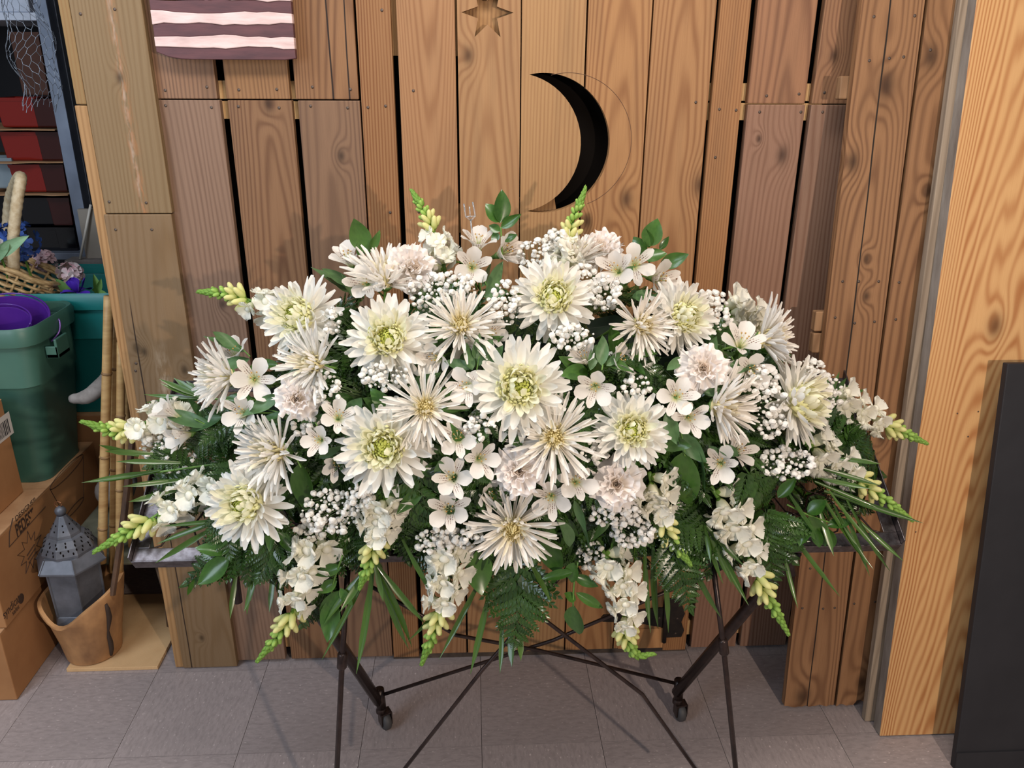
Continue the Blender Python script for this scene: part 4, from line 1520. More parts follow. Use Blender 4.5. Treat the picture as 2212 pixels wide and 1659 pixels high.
# ---- broad glossy leaves (ruscus, salal) and alstroemeria foliage
LEAF = [(lambda k: pmesh('leaf', RUS, L=1.0, w=.5, bend=R((18, -20, 34)[k]), cup=.16, prof=leafp, nu=10, nv=2, ruf=.012, ph=k))(k) for k in range(3)]
LEAFA = [(lambda k: pmesh('leaf', ALF, L=1.0, w=.5, bend=R((26, -26, 44)[k]), cup=.14, prof=leafp, nu=10, nv=2, ruf=.015, twist=.4, ph=k))(k) for k in range(3)]


def leafy(name, label, cat, path, leaves, q, mats='r', group=None, stem_r=.0018):
    """path: stem pixels; leaves: (base x, base y, tip x, tip y, width px)"""
    SEED[0] += 1
    rnd = random.Random(SEED[0])
    f = q if callable(q) else (lambda a, c: loc3(a, c, q))
    P = [f(*p) for p in path]
    M0 = Matrix.Translation(P[0])
    Mi = M0.inverted()
    t = thing(name, label, cat, M0, group)
    b = B()
    b.tube([Mi @ p for p in spline(P, 10)], stem_r, 6)
    b.ob('stem', STM, t, True)
    for (bx, by, tx, ty, wd) in leaves:
        p0, p1 = f(bx, by), f(tx, ty)
        tc = (CAM - p0).normalized()
        p1 = p1 + tc * rnd.uniform(-.012, .018)
        x = p1 - p0
        L = x.length
        x.normalize()
        z = tc + CR * rnd.uniform(-.55, .55) + CU * rnd.uniform(-.1, .6)
        z = (z - x * z.dot(x)).normalized()
        y = z.cross(x)
        wm = wd * pxm(p0) * 1.12
        M = Matrix(((x.x * L, y.x * wm, z.x * L, p0.x), (x.y * L, y.y * wm, z.y * L, p0.y), (x.z * L, y.z * wm, z.z * L, p0.z), (0, 0, 0, 1)))
        ob('leaf', rnd.choice(LEAF if mats == 'r' else LEAFA), t, Mi @ M)
    return t


GR = 'glossy ruscus sprigs in the spray'
for a in (
        ('upright ruscus leaf pair at the upper left, above the white blooms', ((800, 590), (795, 540)), ((790, 545, 764, 466, 42), (796, 545, 822, 500, 18), (782, 560, 770, 515, 20)), -.32),
        ('upright ruscus sprig right of the clear card pick', ((1085, 560), (1082, 490)), ((1080, 482, 1088, 408, 36), (1080, 480, 1050, 438, 30), (1082, 492, 1128, 462, 20), (1080, 500, 1056, 486, 18), (1086, 520, 1120, 508, 16), (1078, 505, 1062, 520, 18)), -.29),
        ('ruscus sprig with broad dark leaves at the upper right', ((1400, 590), (1405, 540)), ((1400, 532, 1420, 474, 40), (1395, 548, 1366, 512, 30), (1390, 558, 1440, 545, 28), (1402, 535, 1396, 492, 22), (1425, 575, 1490, 550, 30), (1425, 540, 1445, 512, 14)), -.31),
        ('ruscus sprig of four broad leaves on the right tray rail', ((1700, 1090), (1745, 1112), (1790, 1128)), ((1738, 1112, 1730, 1178, 38), (1748, 1114, 1782, 1170, 36), (1744, 1108, 1790, 1082, 30), (1786, 1136, 1842, 1124, 24), (1765, 1142, 1768, 1185, 24), (1790, 1142, 1798, 1186, 26)), -.54),
        ('ruscus sprig hanging at the bottom right of the central fern', ((1248, 1215), (1240, 1262), (1238, 1310)), ((1240, 1308, 1246, 1378, 44), (1244, 1296, 1215, 1284, 22), (1244, 1280, 1306, 1316, 20), (1240, 1245, 1290, 1268, 22), (1238, 1235, 1168, 1250, 20), (1240, 1215, 1232, 1262, 30)), -.60),
        ('ruscus sprig hanging at the lower left before the thick leg', ((740, 1200), (720, 1260), (715, 1300)), ((718, 1290, 712, 1378, 40), (735, 1275, 690, 1340, 34), (735, 1270, 760, 1310, 20), (738, 1225, 680, 1242, 24), (728, 1255, 690, 1280, 24)), -.585),
        ('big dark heart-shaped leaf at the lower right', ((1470, 960), (1480, 985)), ((1478, 975, 1480, 1100, 68),), 1.03),
        ('large dark leaf between the left spider mum and the baby\'s breath', ((640, 990), (650, 1010)), ((648, 1000, 668, 1100, 48),), 1.0),
        ('single broad glossy leaf over the left tray rail', ((500, 1200), (490, 1210)), ((495, 1205, 432, 1262, 42), (490, 1195, 420, 1180, 26)), -.56),
        ('pair of broad leaves under the lowest spider mum', ((1010, 1170), (1020, 1185)), ((1010, 1178, 950, 1220, 44), (1030, 1190, 1034, 1278, 56)), -.585),
        ('broad leaf at the right under the lowest spider mum', ((1170, 1160), (1185, 1170)), ((1175, 1165, 1212, 1232, 46),), -.575),
        ('leafy sprig hanging below the lower left chrysanthemum', ((600, 1140), (590, 1170)), ((560, 1150, 480, 1165, 30), (588, 1130, 585, 1190, 22), (600, 1150, 640, 1200, 26)), -.55),
        ('broad dark leaves beside the short left snapdragon', ((770, 1150), (760, 1170)), ((768, 1140, 750, 1180, 32), (770, 1210, 690, 1240, 22)), 1.0),
        ('tall dark leaf left of the far right baby\'s breath heap', ((1630, 1060), (1650, 1050)), ((1680, 1075, 1722, 1030, 24),), -.53)):
    leafy('ruscus_sprig', a[0], 'foliage', a[1], a[2], a[3], 'r', GR)
GA = 'narrow alstroemeria leaves in the spray'
for a in (
        ('pointed leaves at the upper left beside the half open alstroemeria', ((770, 640), (755, 610)), ((760, 615, 690, 580, 22), (750, 625, 672, 572, 20), (755, 630, 700, 602, 22), (760, 640, 735, 600, 18)), 1.0),
        ('leaf tuft right of the tilted up spider mum', ((1030, 800), (1035, 770)), ((1035, 790, 1062, 728, 28), (1020, 800, 1000, 740, 26), (1045, 800, 1090, 748, 22), (1020, 795, 960, 780, 22), (1025, 775, 1040, 720, 26)), 1.05),
        ('leaf tuft above the spread alstroemeria right of centre', ((1300, 800), (1305, 770)), ((1300, 790, 1305, 725, 24), (1275, 800, 1290, 740, 20), (1310, 790, 1345, 760, 16)), 1.04),
        ('long narrow leaves at the left below the alstroemeria', ((640, 900), (560, 880)), ((600, 870, 490, 910, 22), (610, 850, 530, 890, 24), (620, 890, 520, 935, 22), (480, 850, 440, 790, 10)), 1.03),
        ('leaves of the left alstroemeria above the bamboo', ((470, 930), (420, 905)), ((460, 920, 340, 885, 26), (440, 900, 400, 860, 18), (480, 900, 400, 930, 26)), -.42),
        ('narrow leaves at the far left above the spider mum', ((540, 770), (520, 750)), ((530, 760, 440, 722, 22), (520, 755, 460, 712, 20), (540, 775, 470, 790, 22)), .98),
        ('leaf tuft under the top alstroemeria', ((1060, 640), (1045, 600)), ((1040, 620, 1070, 570, 22), (1050, 650, 1085, 580, 22), (1045, 640, 1100, 630, 24)), 1.02),
        ('leaf tuft between the upper right blooms', ((1400, 660), (1390, 640)), ((1410, 640, 1360, 640, 26), (1340, 620, 1368, 590, 16), (1330, 560, 1316, 520, 12), (1405, 640, 1450, 650, 16)), 1.03),
        ('leaf tuft left of the right side-on spider mum', ((1480, 980), (1470, 930)), ((1440, 890, 1460, 960, 28), (1500, 960, 1530, 1050, 22), (1460, 930, 1510, 1000, 30), (1520, 850, 1570, 845, 16)), 1.05),
        ('greyish narrow leaves right of the lowest spider mum', ((1200, 1090), (1210, 1110)), ((1200, 1120, 1246, 1182, 16), (1252, 1110, 1284, 1182, 16), (1240, 1080, 1262, 1140, 16), (1205, 1010, 1190, 1060, 26)), 1.06),
        ('leaf tuft at the right below the turned up alstroemeria', ((1590, 790), (1580, 770)), ((1560, 800, 1630, 790, 24), (1530, 780, 1545, 730, 24), (1560, 830, 1500, 800, 20)), 1.03),
        ('leaves beside the small greenish alstroemeria', ((690, 930), (680, 910)), ((650, 920, 700, 890, 22), (690, 990, 745, 950, 22), (745, 900, 790, 860, 26)), 1.02),
        ('leaf tuft right under the cream chrysanthemum with green heart', ((1560, 970), (1570, 960)), ((1550, 970, 1600, 980, 22), (1440, 800, 1480, 770, 18), (1555, 980, 1530, 965, 14)), 1.05),
        ('leaves tucked below the front pale spider mum', ((900, 830), (910, 820)), ((880, 840, 960, 800, 24), (950, 1050, 965, 985, 20)), 1.0)):
    leafy('leaf_tuft', a[0], 'foliage', a[1], a[2], a[3], 'a', GA, .0014)
# broad filler leaves deep between the blooms
rnd = random.Random(123)
for i in range(46):
    z_ = rnd.uniform(-.55, .85)
    a = rnd.uniform(math.pi * .98, math.pi * 2.02)
    h = math.sqrt(1 - z_ * z_)
    u = V((math.cos(a) * h, math.sin(a) * h, z_))
    p0 = V([EC[k] + u[k] * ER[k] * .80 for k in range(3)])
    n = enorm(V([EC[k] + u[k] * ER[k] for k in range(3)]))
    M0 = Matrix.Translation(p0)
    t = thing('leaf_sprig', 'dark glossy leaf sprig deep between the blooms', 'foliage', M0, 'filler leaf sprigs')
    b = B()
    b.tube([(0, 0, 0), n * .03, n * .055], .0014, 5)
    b.ob('stem', STM, t)
    for j in range(3):
        tg = V((rnd.uniform(-1, 1), rnd.uniform(-1, 1), rnd.uniform(-1, .6)))
        tg = (tg - n * tg.dot(n)).normalized()
        x = (tg * .8 + n * .35).normalized()
        z = (n - x * n.dot(x)).normalized()
        y = z.cross(x)
        L, wm = rnd.uniform(.05, .08), rnd.uniform(.022, .036)
        q0 = n * (.02 + .015 * j)
        ob('leaf', rnd.choice(LEAF), t, Matrix(((x.x * L, y.x * wm, z.x * L, q0.x), (x.y * L, y.y * wm, z.y * L, q0.y), (x.z * L, y.z * wm, z.z * L, q0.z), (0, 0, 0, 1))))

# ---- palm leaves: narrow blades from a common stalk
blade_p = lambda t: max(.03, (.45 + 1.1 * t if t < .4 else 1.0 - .25 * (t - .4)) * (1 if t < .72 else max(.03, (1 - t) / .28)))
BLADE = [pmesh('blade', PALM, L=1.0, w=.5, bend=R((10, -14, 22)[k]), cup=.035, prof=blade_p, nu=10, nv=1) for k in range(3)]


def palm(label, hub, blades, q0, q1, wpx=11):
    SEED[0] += 1
    rnd = random.Random(SEED[0])
    h0 = loc3(*hub, q0)
    M0 = Matrix.Translation(h0)
    Mi = M0.inverted()
    t = thing('palm_leaf', label, 'foliage', M0, 'palm leaves in the spray')
    b = B()
    b.tube([(0, 0, 0), Mi @ (h0 + (EC - h0) * .35)], .002, 5)
    b.ob('stalk', STM, t)
    for bl in blades:
        (bx, by), (tx, ty) = (bl[:2], bl[2:4]) if len(bl) >= 4 else (hub, bl)
        p0, p1 = loc3(bx, by, q0), loc3(tx, ty, q1)
        x = p1 - p0
        L = x.length
        x.normalize()
        tc = (CAM - p0).normalized() + V((rnd.uniform(-.8, .8), 0, rnd.uniform(0, .5)))
        z = (tc - x * tc.dot(x)).normalized()
        y = z.cross(x)
        wm = wpx * pxm(p0) * rnd.uniform(.95, 1.35)
        ob('blade', rnd.choice(BLADE), t, Mi @ Matrix(((x.x * L, y.x * wm, z.x * L, p0.x), (x.y * L, y.y * wm, z.y * L, p0.y), (x.z * L, y.z * wm, z.z * L, p0.z), (0, 0, 0, 1))))
    return t


palm('palm fan hanging at the lower left of centre', (808, 1212), ((782, 1442), (828, 1300), (880, 1415), (900, 1402), (920, 1355), (700, 1420), (735, 1320), (690, 1350)), -.57, -.61, 12)
palm('palm blades spreading beneath the central fern', (1060, 1200), ((1040, 1210, 880, 1400), (1050, 1230, 950, 1420), (1062, 1260, 1020, 1452), (1085, 1330, 1084, 1452), (1100, 1350, 1108, 1440), (1120, 1350, 1128, 1428), (1140, 1210, 1195, 1300), (905, 1130, 985, 1268), (870, 1165, 940, 1300)), -.575, -.62, 12)
palm('row of long palm blades hanging right of centre', (1400, 1150), ((1372, 1180, 1374, 1310), (1392, 1170, 1392, 1358), (1412, 1170, 1414, 1368), (1430, 1170, 1449, 1378), (1470, 1170, 1558, 1348), (1340, 1170, 1336, 1300)), -.565, -.60, 12)
palm('palm fan at the right below the carnation, blades fanned', (1520, 1130), ((1540, 1215), (1548, 1260), (1555, 1250), (1578, 1262), (1605, 1300), (1600, 1222), (1620, 1290), (1480, 1180)), -.565, -.595, 10)
palm('palm leaf sprawling over the right tray rail', (1640, 1090), ((1690, 1130, 1805, 1290), (1690, 1180, 1715, 1310), (1780, 1080, 1868, 1230), (1800, 1090, 1858, 1218), (1820, 1090, 1880, 1240), (1830, 1080, 1922, 1246), (1790, 1060, 1890, 1205), (1850, 1120, 1946, 1210), (1770, 1100, 1800, 1200), (1700, 1060, 1760, 1160)), -.53, -.57, 10)
palm('long palm blades crossing the right tray corner', (1720, 1040), ((1780, 1060, 1988, 1128), (1760, 1040, 1900, 1100), (1760, 1030, 1880, 1060), (1770, 1010, 1900, 1050), (1800, 990, 1905, 1000)), -.50, -.53, 10)
palm('palm leaf tips above the right snapdragons', (1790, 870), ((1840, 830), (1812, 800), (1868, 842), (1830, 812), (1780, 800)), .95, -.34, 11)
palm('palm fan at the far left above the snapdragon', (440, 860), ((318, 858), (350, 835), (345, 820), (372, 815), (330, 880), (306, 868), (400, 820)), -.38, -.36, 10)
palm('long palm blades pointing left toward the bamboo', (340, 1020), ((345, 1016, 178, 1046), (345, 1018, 192, 1040), (400, 1035, 262, 1052), (380, 1060, 276, 1086), (300, 985, 210, 962), (330, 980, 222, 976), (390, 1000, 250, 995)), -.44, -.48, 10)
palm('palm blades lying on the left tray rail', (520, 1110), ((500, 1115, 330, 1175), (520, 1120, 350, 1140), (470, 1135, 340, 1210)), -.52, -.54, 10)
palm('palm blades hanging below the left tray rail', (560, 1180), ((512, 1230, 492, 1335), (548, 1230, 528, 1330), (555, 1235, 532, 1322), (592, 1225, 584, 1322), (612, 1215, 602, 1300), (420, 1250, 402, 1290), (640, 1300, 690, 1230)), -.54, -.58, 10)

# ---- clear plastic card pick
clear = newmat('clear_plastic', (250, 250, 250), .05)
pb = clear.node_tree.nodes['Principled BSDF']
pb.inputs['Transmission Weight'].default_value = .85
pb.inputs['IOR'].default_value = 1.45
f = lambda a, c: atY(a, c, -.30)
k0 = f(1020, 520)
t = thing('card_pick', 'clear plastic three-pronged card holder pick standing up among the top blooms', 'card pick', Matrix.Translation(k0))
Mi = t.matrix_world.inverted()
b = B()
b.tube([Mi @ f(1026, 640), Mi @ f(1021, 520), Mi @ f(1017, 476)], .0016, 6)
b.ob('stem', clear, t, True)
b = B()
b.tube([Mi @ f(*p) for p in ((1017, 476), (1006, 468), (1002, 440))], .0016, 6)
b.tube([Mi @ f(*p) for p in ((1017, 476), (1027, 467), (1021, 436))], .0016, 6)
b.tube([Mi @ f(*p) for p in ((1016, 470), (1014, 446))], .0013, 6)
b.tube([Mi @ f(*p) for p in ((1006, 468), (1027, 467))], .0013, 6)
b.ob('prongs', clear, t, True)


# ================================================================== CLUTTER ON THE LEFT
kraft = mottled('brown_cardboard', (168, 122, 82), (150, 106, 70), 5, .85, spec=.15, bmp=.05)
kraft2 = mottled('pale_cardboard_edge', (190, 150, 112), (170, 128, 92), 12, .85, spec=.15)
ink = newmat('printed_ink', (62, 42, 30), .8)


def carton(name, label, x0, x1, y0, y1, z0, z1, flap=0.0):
    t = thing(name, label, 'box', Matrix.Translation(((x0 + x1) / 2, (y0 + y1) / 2, z0)))
    hx, hy, h = (x1 - x0) / 2, (y1 - y0) / 2, z1 - z0
    b = B()
    b.box((-hx, -hy, 0), (hx, hy, h - .004))
    b.ob('body', kraft, t, bevel=.003)
    for s in (-1, 1):
        b = B()
        b.box((-hx, min(0, s * hy) + .001, h - .0035), (hx, max(0, s * hy) - .001, h))
        b.ob('flap', kraft2, t)
    return t


def text_on(t, txt, origin, size, xdir, ydir, mat=None, sx=1.0, shear=0.0, name='lettering', bold=0.0):
    cu = bpy.data.curves.new(name, 'FONT')
    cu.body = txt
    cu.size = size
    cu.shear = shear
    cu.offset = bold
    cu.extrude = .0002
    tmp = bpy.data.objects.new('tmp_text', cu)
    COL.objects.link(tmp)
    dg = bpy.context.evaluated_depsgraph_get()
    me = bpy.data.meshes.new_from_object(tmp.evaluated_get(dg))
    bpy.data.objects.remove(tmp)
    me.materials.clear()
    me.materials.append(mat or ink)
    x, y = V(xdir).normalized(), V(ydir).normalized()
    z = x.cross(y)
    M = Matrix(((x.x * sx, y.x, z.x, origin[0]), (x.y * sx, y.y, z.y, origin[1]), (x.z * sx, y.z, z.z, origin[2]), (0, 0, 0, 1)))
    return ob(name, me, t, t.matrix_world.inverted() @ M)


def atX(px, py, X):
    d = ray(px, py)
    return CAM + d * ((X - CAM.x) / d.x)


carton('cardboard_box', 'plain brown carton standing on the floor at the bottom of the stack', -1.66, -1.241, -.123, .30, 0.001, .218)
ped = carton('cardboard_box', 'brown carton printed with the word PEDESTALS, middle of the stack', -1.68, -1.233, -.101, .53, .220, .462)
FX = -1.2322
text_on(ped, 'PEDESTALS', atX(37, 1160, FX) + V((0, .0, .0)), .050, (0, 1, -.03), (0, 0, 1), sx=.60, bold=.0012)
text_on(ped, 'DESIGNER', atX(36, 1136, FX) + V((0, .0, .012)), .022, (0, 1, -.03), (0, 0, 1), sx=1.15)
text_on(ped, 'syndicate', atX(9, 1338, FX), .034, (0, 1, 0), (0, 0, 1), sx=.75)
text_on(ped, 'sales', atX(28, 1330, FX), .02, (0, 1, 0), (0, 0, 1), sx=.9)
Pi = ped.matrix_world.inverted()
b = B()
a0, a1 = atX(20, 1182, FX), atX(98, 1094, FX)
b.tube([Pi @ p for p in (a0, a1)], .0012, 4)
b.tube([Pi @ p for p in (a0, a0 + V((0, .015, .035)), a0 + V((0, .045, .062)))], .0016, 4)
b.ob('underline', ink, ped)
sc = atX(66, 1190, FX)
b = B()
star = []
for i in range(20):
    a = i * math.pi / 10 + .2
    r_ = (.052, .030)[i % 2] * (1.15 if i % 4 == 0 else 1)
    star.append(sc + V((0, math.cos(a) * r_ * 1.1, math.sin(a) * r_)))
b.tube([Pi @ p for p in star + [star[0]]], .0011, 4)
for k in (-1, 0, 1):
    b.tube([Pi @ (sc + V((0, -.02, -.014 + k * .012))), Pi @ (sc + V((0, .024, -.006 + k * .012)))], .0017, 4)
b.ob('starburst', ink, ped)
b = B()          # drawn flower pot on the carton
pc_ = atX(150, 1040, FX)
e1 = [pc_ + V((0, .11 * math.cos(a), .035 + .016 * math.sin(a))) for a in [i * math.pi / 10 for i in range(21)]]
b.tube([Pi @ p for p in e1], .0010, 4)
b.tube([Pi @ (pc_ + V((0, -.11, .035))), Pi @ (pc_ + V((0, -.06, -.09)))], .0010, 4)
b.tube([Pi @ (pc_ + V((0, .11, .035))), Pi @ (pc_ + V((0, .06, -.09)))], .0010, 4)
e2 = [pc_ + V((0, .06 * math.cos(a), -.09 + .010 * math.sin(a))) for a in [i * math.pi / 10 for i in range(21)]]
b.tube([Pi @ p for p in e2], .0010, 4)
b.ob('pot_drawing', ink, ped)
b = B()
b.ball(Pi @ atX(46, 1293, FX), .014, 8, 6, M=Matrix.Diagonal((.08, 1, 1, 1)))
b.ob('logo', ink, ped)
tb = carton('cardboard_box', 'brown carton with a white barcode label, top of the stack', -1.66, -1.287, -.12, .198, .463, .750)
Ti = tb.matrix_world.inverted()
l0, l1 = atX(0, 962, -1.2865), atX(24, 900, -1.2865)
ya, yb = .03, l1.y - .005
b = B()
b.box((-1.2868, ya, .640), (-1.2862, yb, .705), M=Ti)
lb = b.ob('barcode_label', newmat('paper_label', (206, 198, 192), .8), tb)
rnd = random.Random(3)
b = B()
y = ya + .008
while y < yb - .012:
    w_ = rnd.choice((.002, .003, .005))
    b.box((-1.2861, y, .648), (-1.2858, y + w_, .690), M=Ti)
    y += w_ + rnd.choice((.002, .003))
b.ob('barcode_bars', newmat('label_ink', (60, 58, 60), .8), lb)


# ---- rectangular plastic bins
def bin_(name, label, mat, cx, cy, z0, z1, bw, bd, tw, td, handle=True):
    t = thing(name, label, 'bin', Matrix.Translation((cx, cy, z0)))
    h = z1 - z0

    def ring(hx, hy, rad, z, n=6):
        out = []
        for (sx, sy, a0) in ((1, 1, 0), (-1, 1, 90), (-1, -1, 180), (1, -1, 270)):
            for i in range(n + 1):
                a = R(a0 + 90 * i / n)
                out.append(V((sx * (hx - rad) + rad * math.cos(a), sy * (hy - rad) + rad * math.sin(a), z)))
        return out
    lv = [(bw, bd, .04, 0), (bw, bd, .045, .01)]
    f = .62
    lv += [(bw + (tw - bw) * f, bd + (td - bd) * f, .05, h * f), (bw + (tw - bw) * f + .006, bd + (td - bd) * f + .006, .052, h * (f + .02)),
           (tw - .012, td - .012, .055, h - .055)]
    rim = [(tw, td, .06, h - .052), (tw + .004, td + .004, .062, h - .012), (tw - .002, td - .002, .06, h), (tw - .012, td - .012, .055, h - .004)]
    inn = [(tw - .016, td - .016, .055, h - .04), (bw - .004, bd - .004, .04, .014)]

    def loft(levels, cap0=False, cap1=False):
        b = B()
        rs = [ring(*l) for l in levels]
        n = len(rs[0])
        vs_ = [p for r_ in rs for p in r_]
        fs_ = [(i * n + j, i * n + (j + 1) % n, (i + 1) * n + (j + 1) % n, (i + 1) * n + j) for i in range(len(rs) - 1) for j in range(n)]
        if cap0:
            fs_.append(tuple(range(n - 1, -1, -1)))
        if cap1:
            fs_.append(tuple((len(rs) - 1) * n + j for j in range(n)))
        return b.add(vs_, fs_)
    o = loft(lv + [(tw - .012, td - .012, .055, h - .03)] + inn, True, True).ob('body', mat, t)
    smooth_angle(o.data, 35)
    o = loft([(tw - .012, td - .012, .055, h - .056)] + rim + [(tw - .014, td - .014, .055, h - .03)]).ob('rim', mat, t)
    smooth_angle(o.data, 50)
    if handle:
        b = B()
        b.box((tw - .004, -td * .55, h - .105), (tw + .030, -td * .1, h - .092))
        b.box((tw + .022, -td * .55, h - .105), (tw + .030, -td * .1, h - .050))
        b.box((tw - .004, -td * .55, h - .105), (tw + .030, -td * .52, h - .070))
        b.ob('handle', mat, t, bevel=.004)
    return t


gp = mottled('dark_green_plastic', (66, 104, 90), (56, 92, 80), 4, .42)
tp = mottled('teal_plastic', (22, 122, 118), (18, 104, 102), 4, .38)
bin_('plastic_bin', 'dark green plastic bin standing on the carton stack', gp, -1.450, .372, .463, .938, .205, .118, .262, .150)
bin_('plastic_bin', 'teal plastic bin behind the dark green one, holding silk flowers', tp, -1.30, .72, .55, .958, .19, .15, .245, .20, False)
carton('cardboard_box', 'carton in the dark under the teal bin', -1.62, -1.06, .545, .93, 0.001, .549)

# ---- purple metal pails lying in the green bin
pur = mottled('purple_enamel', (86, 42, 142), (72, 32, 124), 6, .25, spec=.6)
for k, (px, py, r_, hh, Y, lab) in enumerate(((2, 702, .076, .13, .36, 'small purple metal pail in front, in the green bin'), (14, 694, .108, .15, .37, 'larger purple metal pail behind the small one, with wire handle'))):
    c = atY(px, py, Y)
    n = V((.16, -.38, .90)).normalized()
    M = frame(c, n)
    t = thing('metal_pail', lab, 'pail', M, 'purple metal pails')
    b = B()
    pr = [(.70, -hh / r_), (.72, -hh / r_ + .02), (1.0, -.02), (1.03, .0), (1.03, .03), (.98, .03), (.97, 0), (.69, -hh / r_ + .03), (.001, -hh / r_ + .03)]
    b.lathe([(a * r_, z * r_) for a, z in pr], 40)
    o = b.ob('body', pur, t)
    smooth_angle(o.data, 50)
    b = B()
    b.tube([V((math.cos(a) * r_ * 1.03, math.sin(a) * r_ * 1.03, .012)) for a in [i * math.pi / 20 for i in range(41)]], .0028, 6)
    b.ob('rim_wire', pur, t, True)
    b = B()
    for i in range(26):
        a, rr = i * 2.4, r_ * (.2 + .5 * ((i * 7) % 11) / 11)
        p = V((math.cos(a) * rr, math.sin(a) * rr, -hh + .034 * r_))
        b.ball(p, .008, 6, 4, M=Matrix.Rotation(a * 3, 4, 'Z') @ Matrix.Diagonal((1.2, .25, .15, 1)))
    tag(b.ob('embossing', pur, t, True), kind='stuff')
    if k:
        b = B()
        a0 = R(10)
        b.tube(spline([V((r_ * 1.02, -.004, .0)), V((r_ * 1.28, .01, .022)), V((r_ * 1.36, -.02, .0)), V((r_ * 1.12, -.05, -.03))], 14), .0024, 6)
        b.ob('wire_handle', newmat('lilac_wire', (150, 110, 196), .3, .4), t, True)

# ---- wicker basket with tall handle
wick = mottled('wicker_cane', (196, 166, 118), (150, 118, 76), 60, .6, sc3=(1, 1, 3))
wickp = mottled('pale_wrapped_cane', (222, 204, 170), (188, 162, 122), 50, .6)
bc = atY(40, 572, .66)
Mb_ = frame(bc, V((.46, .22, .86)))
t = thing('wicker_basket', 'tan wicker basket with a tall wrapped handle, resting on the teal bin', 'basket', Mb_)
brx, bh = .150, .15
for z in range(9):
    zz = -.005 - bh * z / 8
    rr = brx * (1.0 - .32 * (z / 8) ** 1.5)
    b = B()
    n = 72
    b.tube([V((math.cos(i * 2 * math.pi / n) * (rr + .0045 * (1 if (i // 2 + z) % 2 else -1)), math.sin(i * 2 * math.pi / n) * (rr + .0045 * (1 if (i // 2 + z) % 2 else -1)), zz)) for i in range(n + 1)], .0052, 5)
    b.ob('weaver', wick, t, True)
for i in range(18):
    a = i * 2 * math.pi / 18
    b = B()
    b.tube([V((math.cos(a) * brx * (1.0 - .32 * s ** 1.5), math.sin(a) * brx * (1.0 - .32 * s ** 1.5), .0 - bh * s)) for s in (0, .25, .5, .75, 1)], .0042, 5)
    b.ob('stake', wick, t, True)
b = B()
b.lathe([(.001, -bh), (brx * .66, -bh), (brx * .68, -bh + .006), (.001, -bh + .006)], 24)
b.ob('base', wick, t)
b = B()
b.tube([V((math.cos(i * math.pi / 20) * brx * 1.02, math.sin(i * math.pi / 20) * brx * 1.02, .004 + .003 * math.sin(i * 5))) for i in range(41)], .0085, 7)
b.ob('rim', wick, t, True)
Ti = Mb_.inverted()
hp_ = [atY(30, 585, .56), atY(30, 500, .57), atY(38, 430, .58), atY(45, 384, .61), atY(36, 392, .68), atY(22, 430, .75), atY(16, 490, .78), atY(14, 570, .79)]
P = spline(hp_, 60)
b = B()
b.tube([Ti @ p for p in P], [.0155 + .0016 * (i % 2) for i in range(61)], 10)
b.ob('handle', wickp, t, True)

# ---- silk flowers around the basket
FLV, FLF = [], []


def silk(label, mat, px, py, r, Y, n, sz, center=None):
    SEED[0] += 1
    rnd = random.Random(SEED[0])
    c = atY(px, py, Y)
    t = thing('silk_hydrangea', label, 'artificial flower', Matrix.Translation(c), 'silk flowers by the basket')
    for i in range(n):
        u = V((rnd.gauss(0, 1), rnd.gauss(0, 1) - .5, rnd.gauss(0, 1) + .2)).normalized()
        M = frame(u * r * rnd.uniform(.85, 1.05), u, rnd.uniform(0, 6))
        b = B()
        for k in range(4):
            v, f = pg(L=sz, w=sz * .48, bend=R(-20), cup=.2, prof=obov, nu=4, nv=1)
            Mk_ = loc_m(k * math.pi / 2, R(18), .0, 0)
            b.add([Mk_ @ p for p in v], f)
        b.ob('floret', mat, t, True, M)
    b = B()
    b.tube([(0, 0, 0), (0, .03, -r * 2.2)], .004, 6)
    b.ob('stem', STM, t)
    return t


silk('blue silk hydrangea behind the basket handle', mottled('silk_blue', (54, 92, 170), (30, 52, 110), 30, .7), 40, 520, .058, .72, 26, .022)
silk('pale pink silk hydrangea right of the basket handle', mottled('silk_pale_pink', (226, 196, 200), (206, 160, 170), 40, .7), 96, 566, .036, .84, 22, .018)
silk('white and pink silk flower in the teal bin', mottled('silk_white_pink', (236, 226, 224), (226, 176, 184), 40, .7), 150, 594, .034, .74, 16, .022)
silk('white silk flower at the left edge below the handle', mottled('silk_white', (232, 230, 232), (212, 212, 220), 40, .7), -8, 540, .03, .56, 12, .018)
c = atY(168, 632, .60)
t = thing('silk_iris', 'violet silk iris bloom in the teal bin', 'artificial flower', Matrix.Translation(c))
ir = petal_mat('silk_violet', (60, 24, 130), (84, 48, 180), .5, trans=.1)
irm = [pmesh('petal', ir, L=1.0, w=.42, bend=R(q), cup=.3, prof=obov, nu=6, nv=3, ruf=.05, ph=q) for q in (40, -60)]
for i in range(6):
    ob('petal', irm[i % 2], t, loc_m(i * math.pi / 3 + .3, R(50 if i % 2 == 0 else 15), .004, 0, .050))
b = B()
b.tube([(0, 0, 0), (0, .01, -.10)], .004, 6)
b.ob('stem', STM, t)
sg = leaf_mat('silk_leaf_green', (120, 158, 118), (150, 186, 146), .7, 0, .1)
sg2 = leaf_mat('silk_leaf_bright', (86, 130, 60), (120, 160, 84), .6, 0, .1)
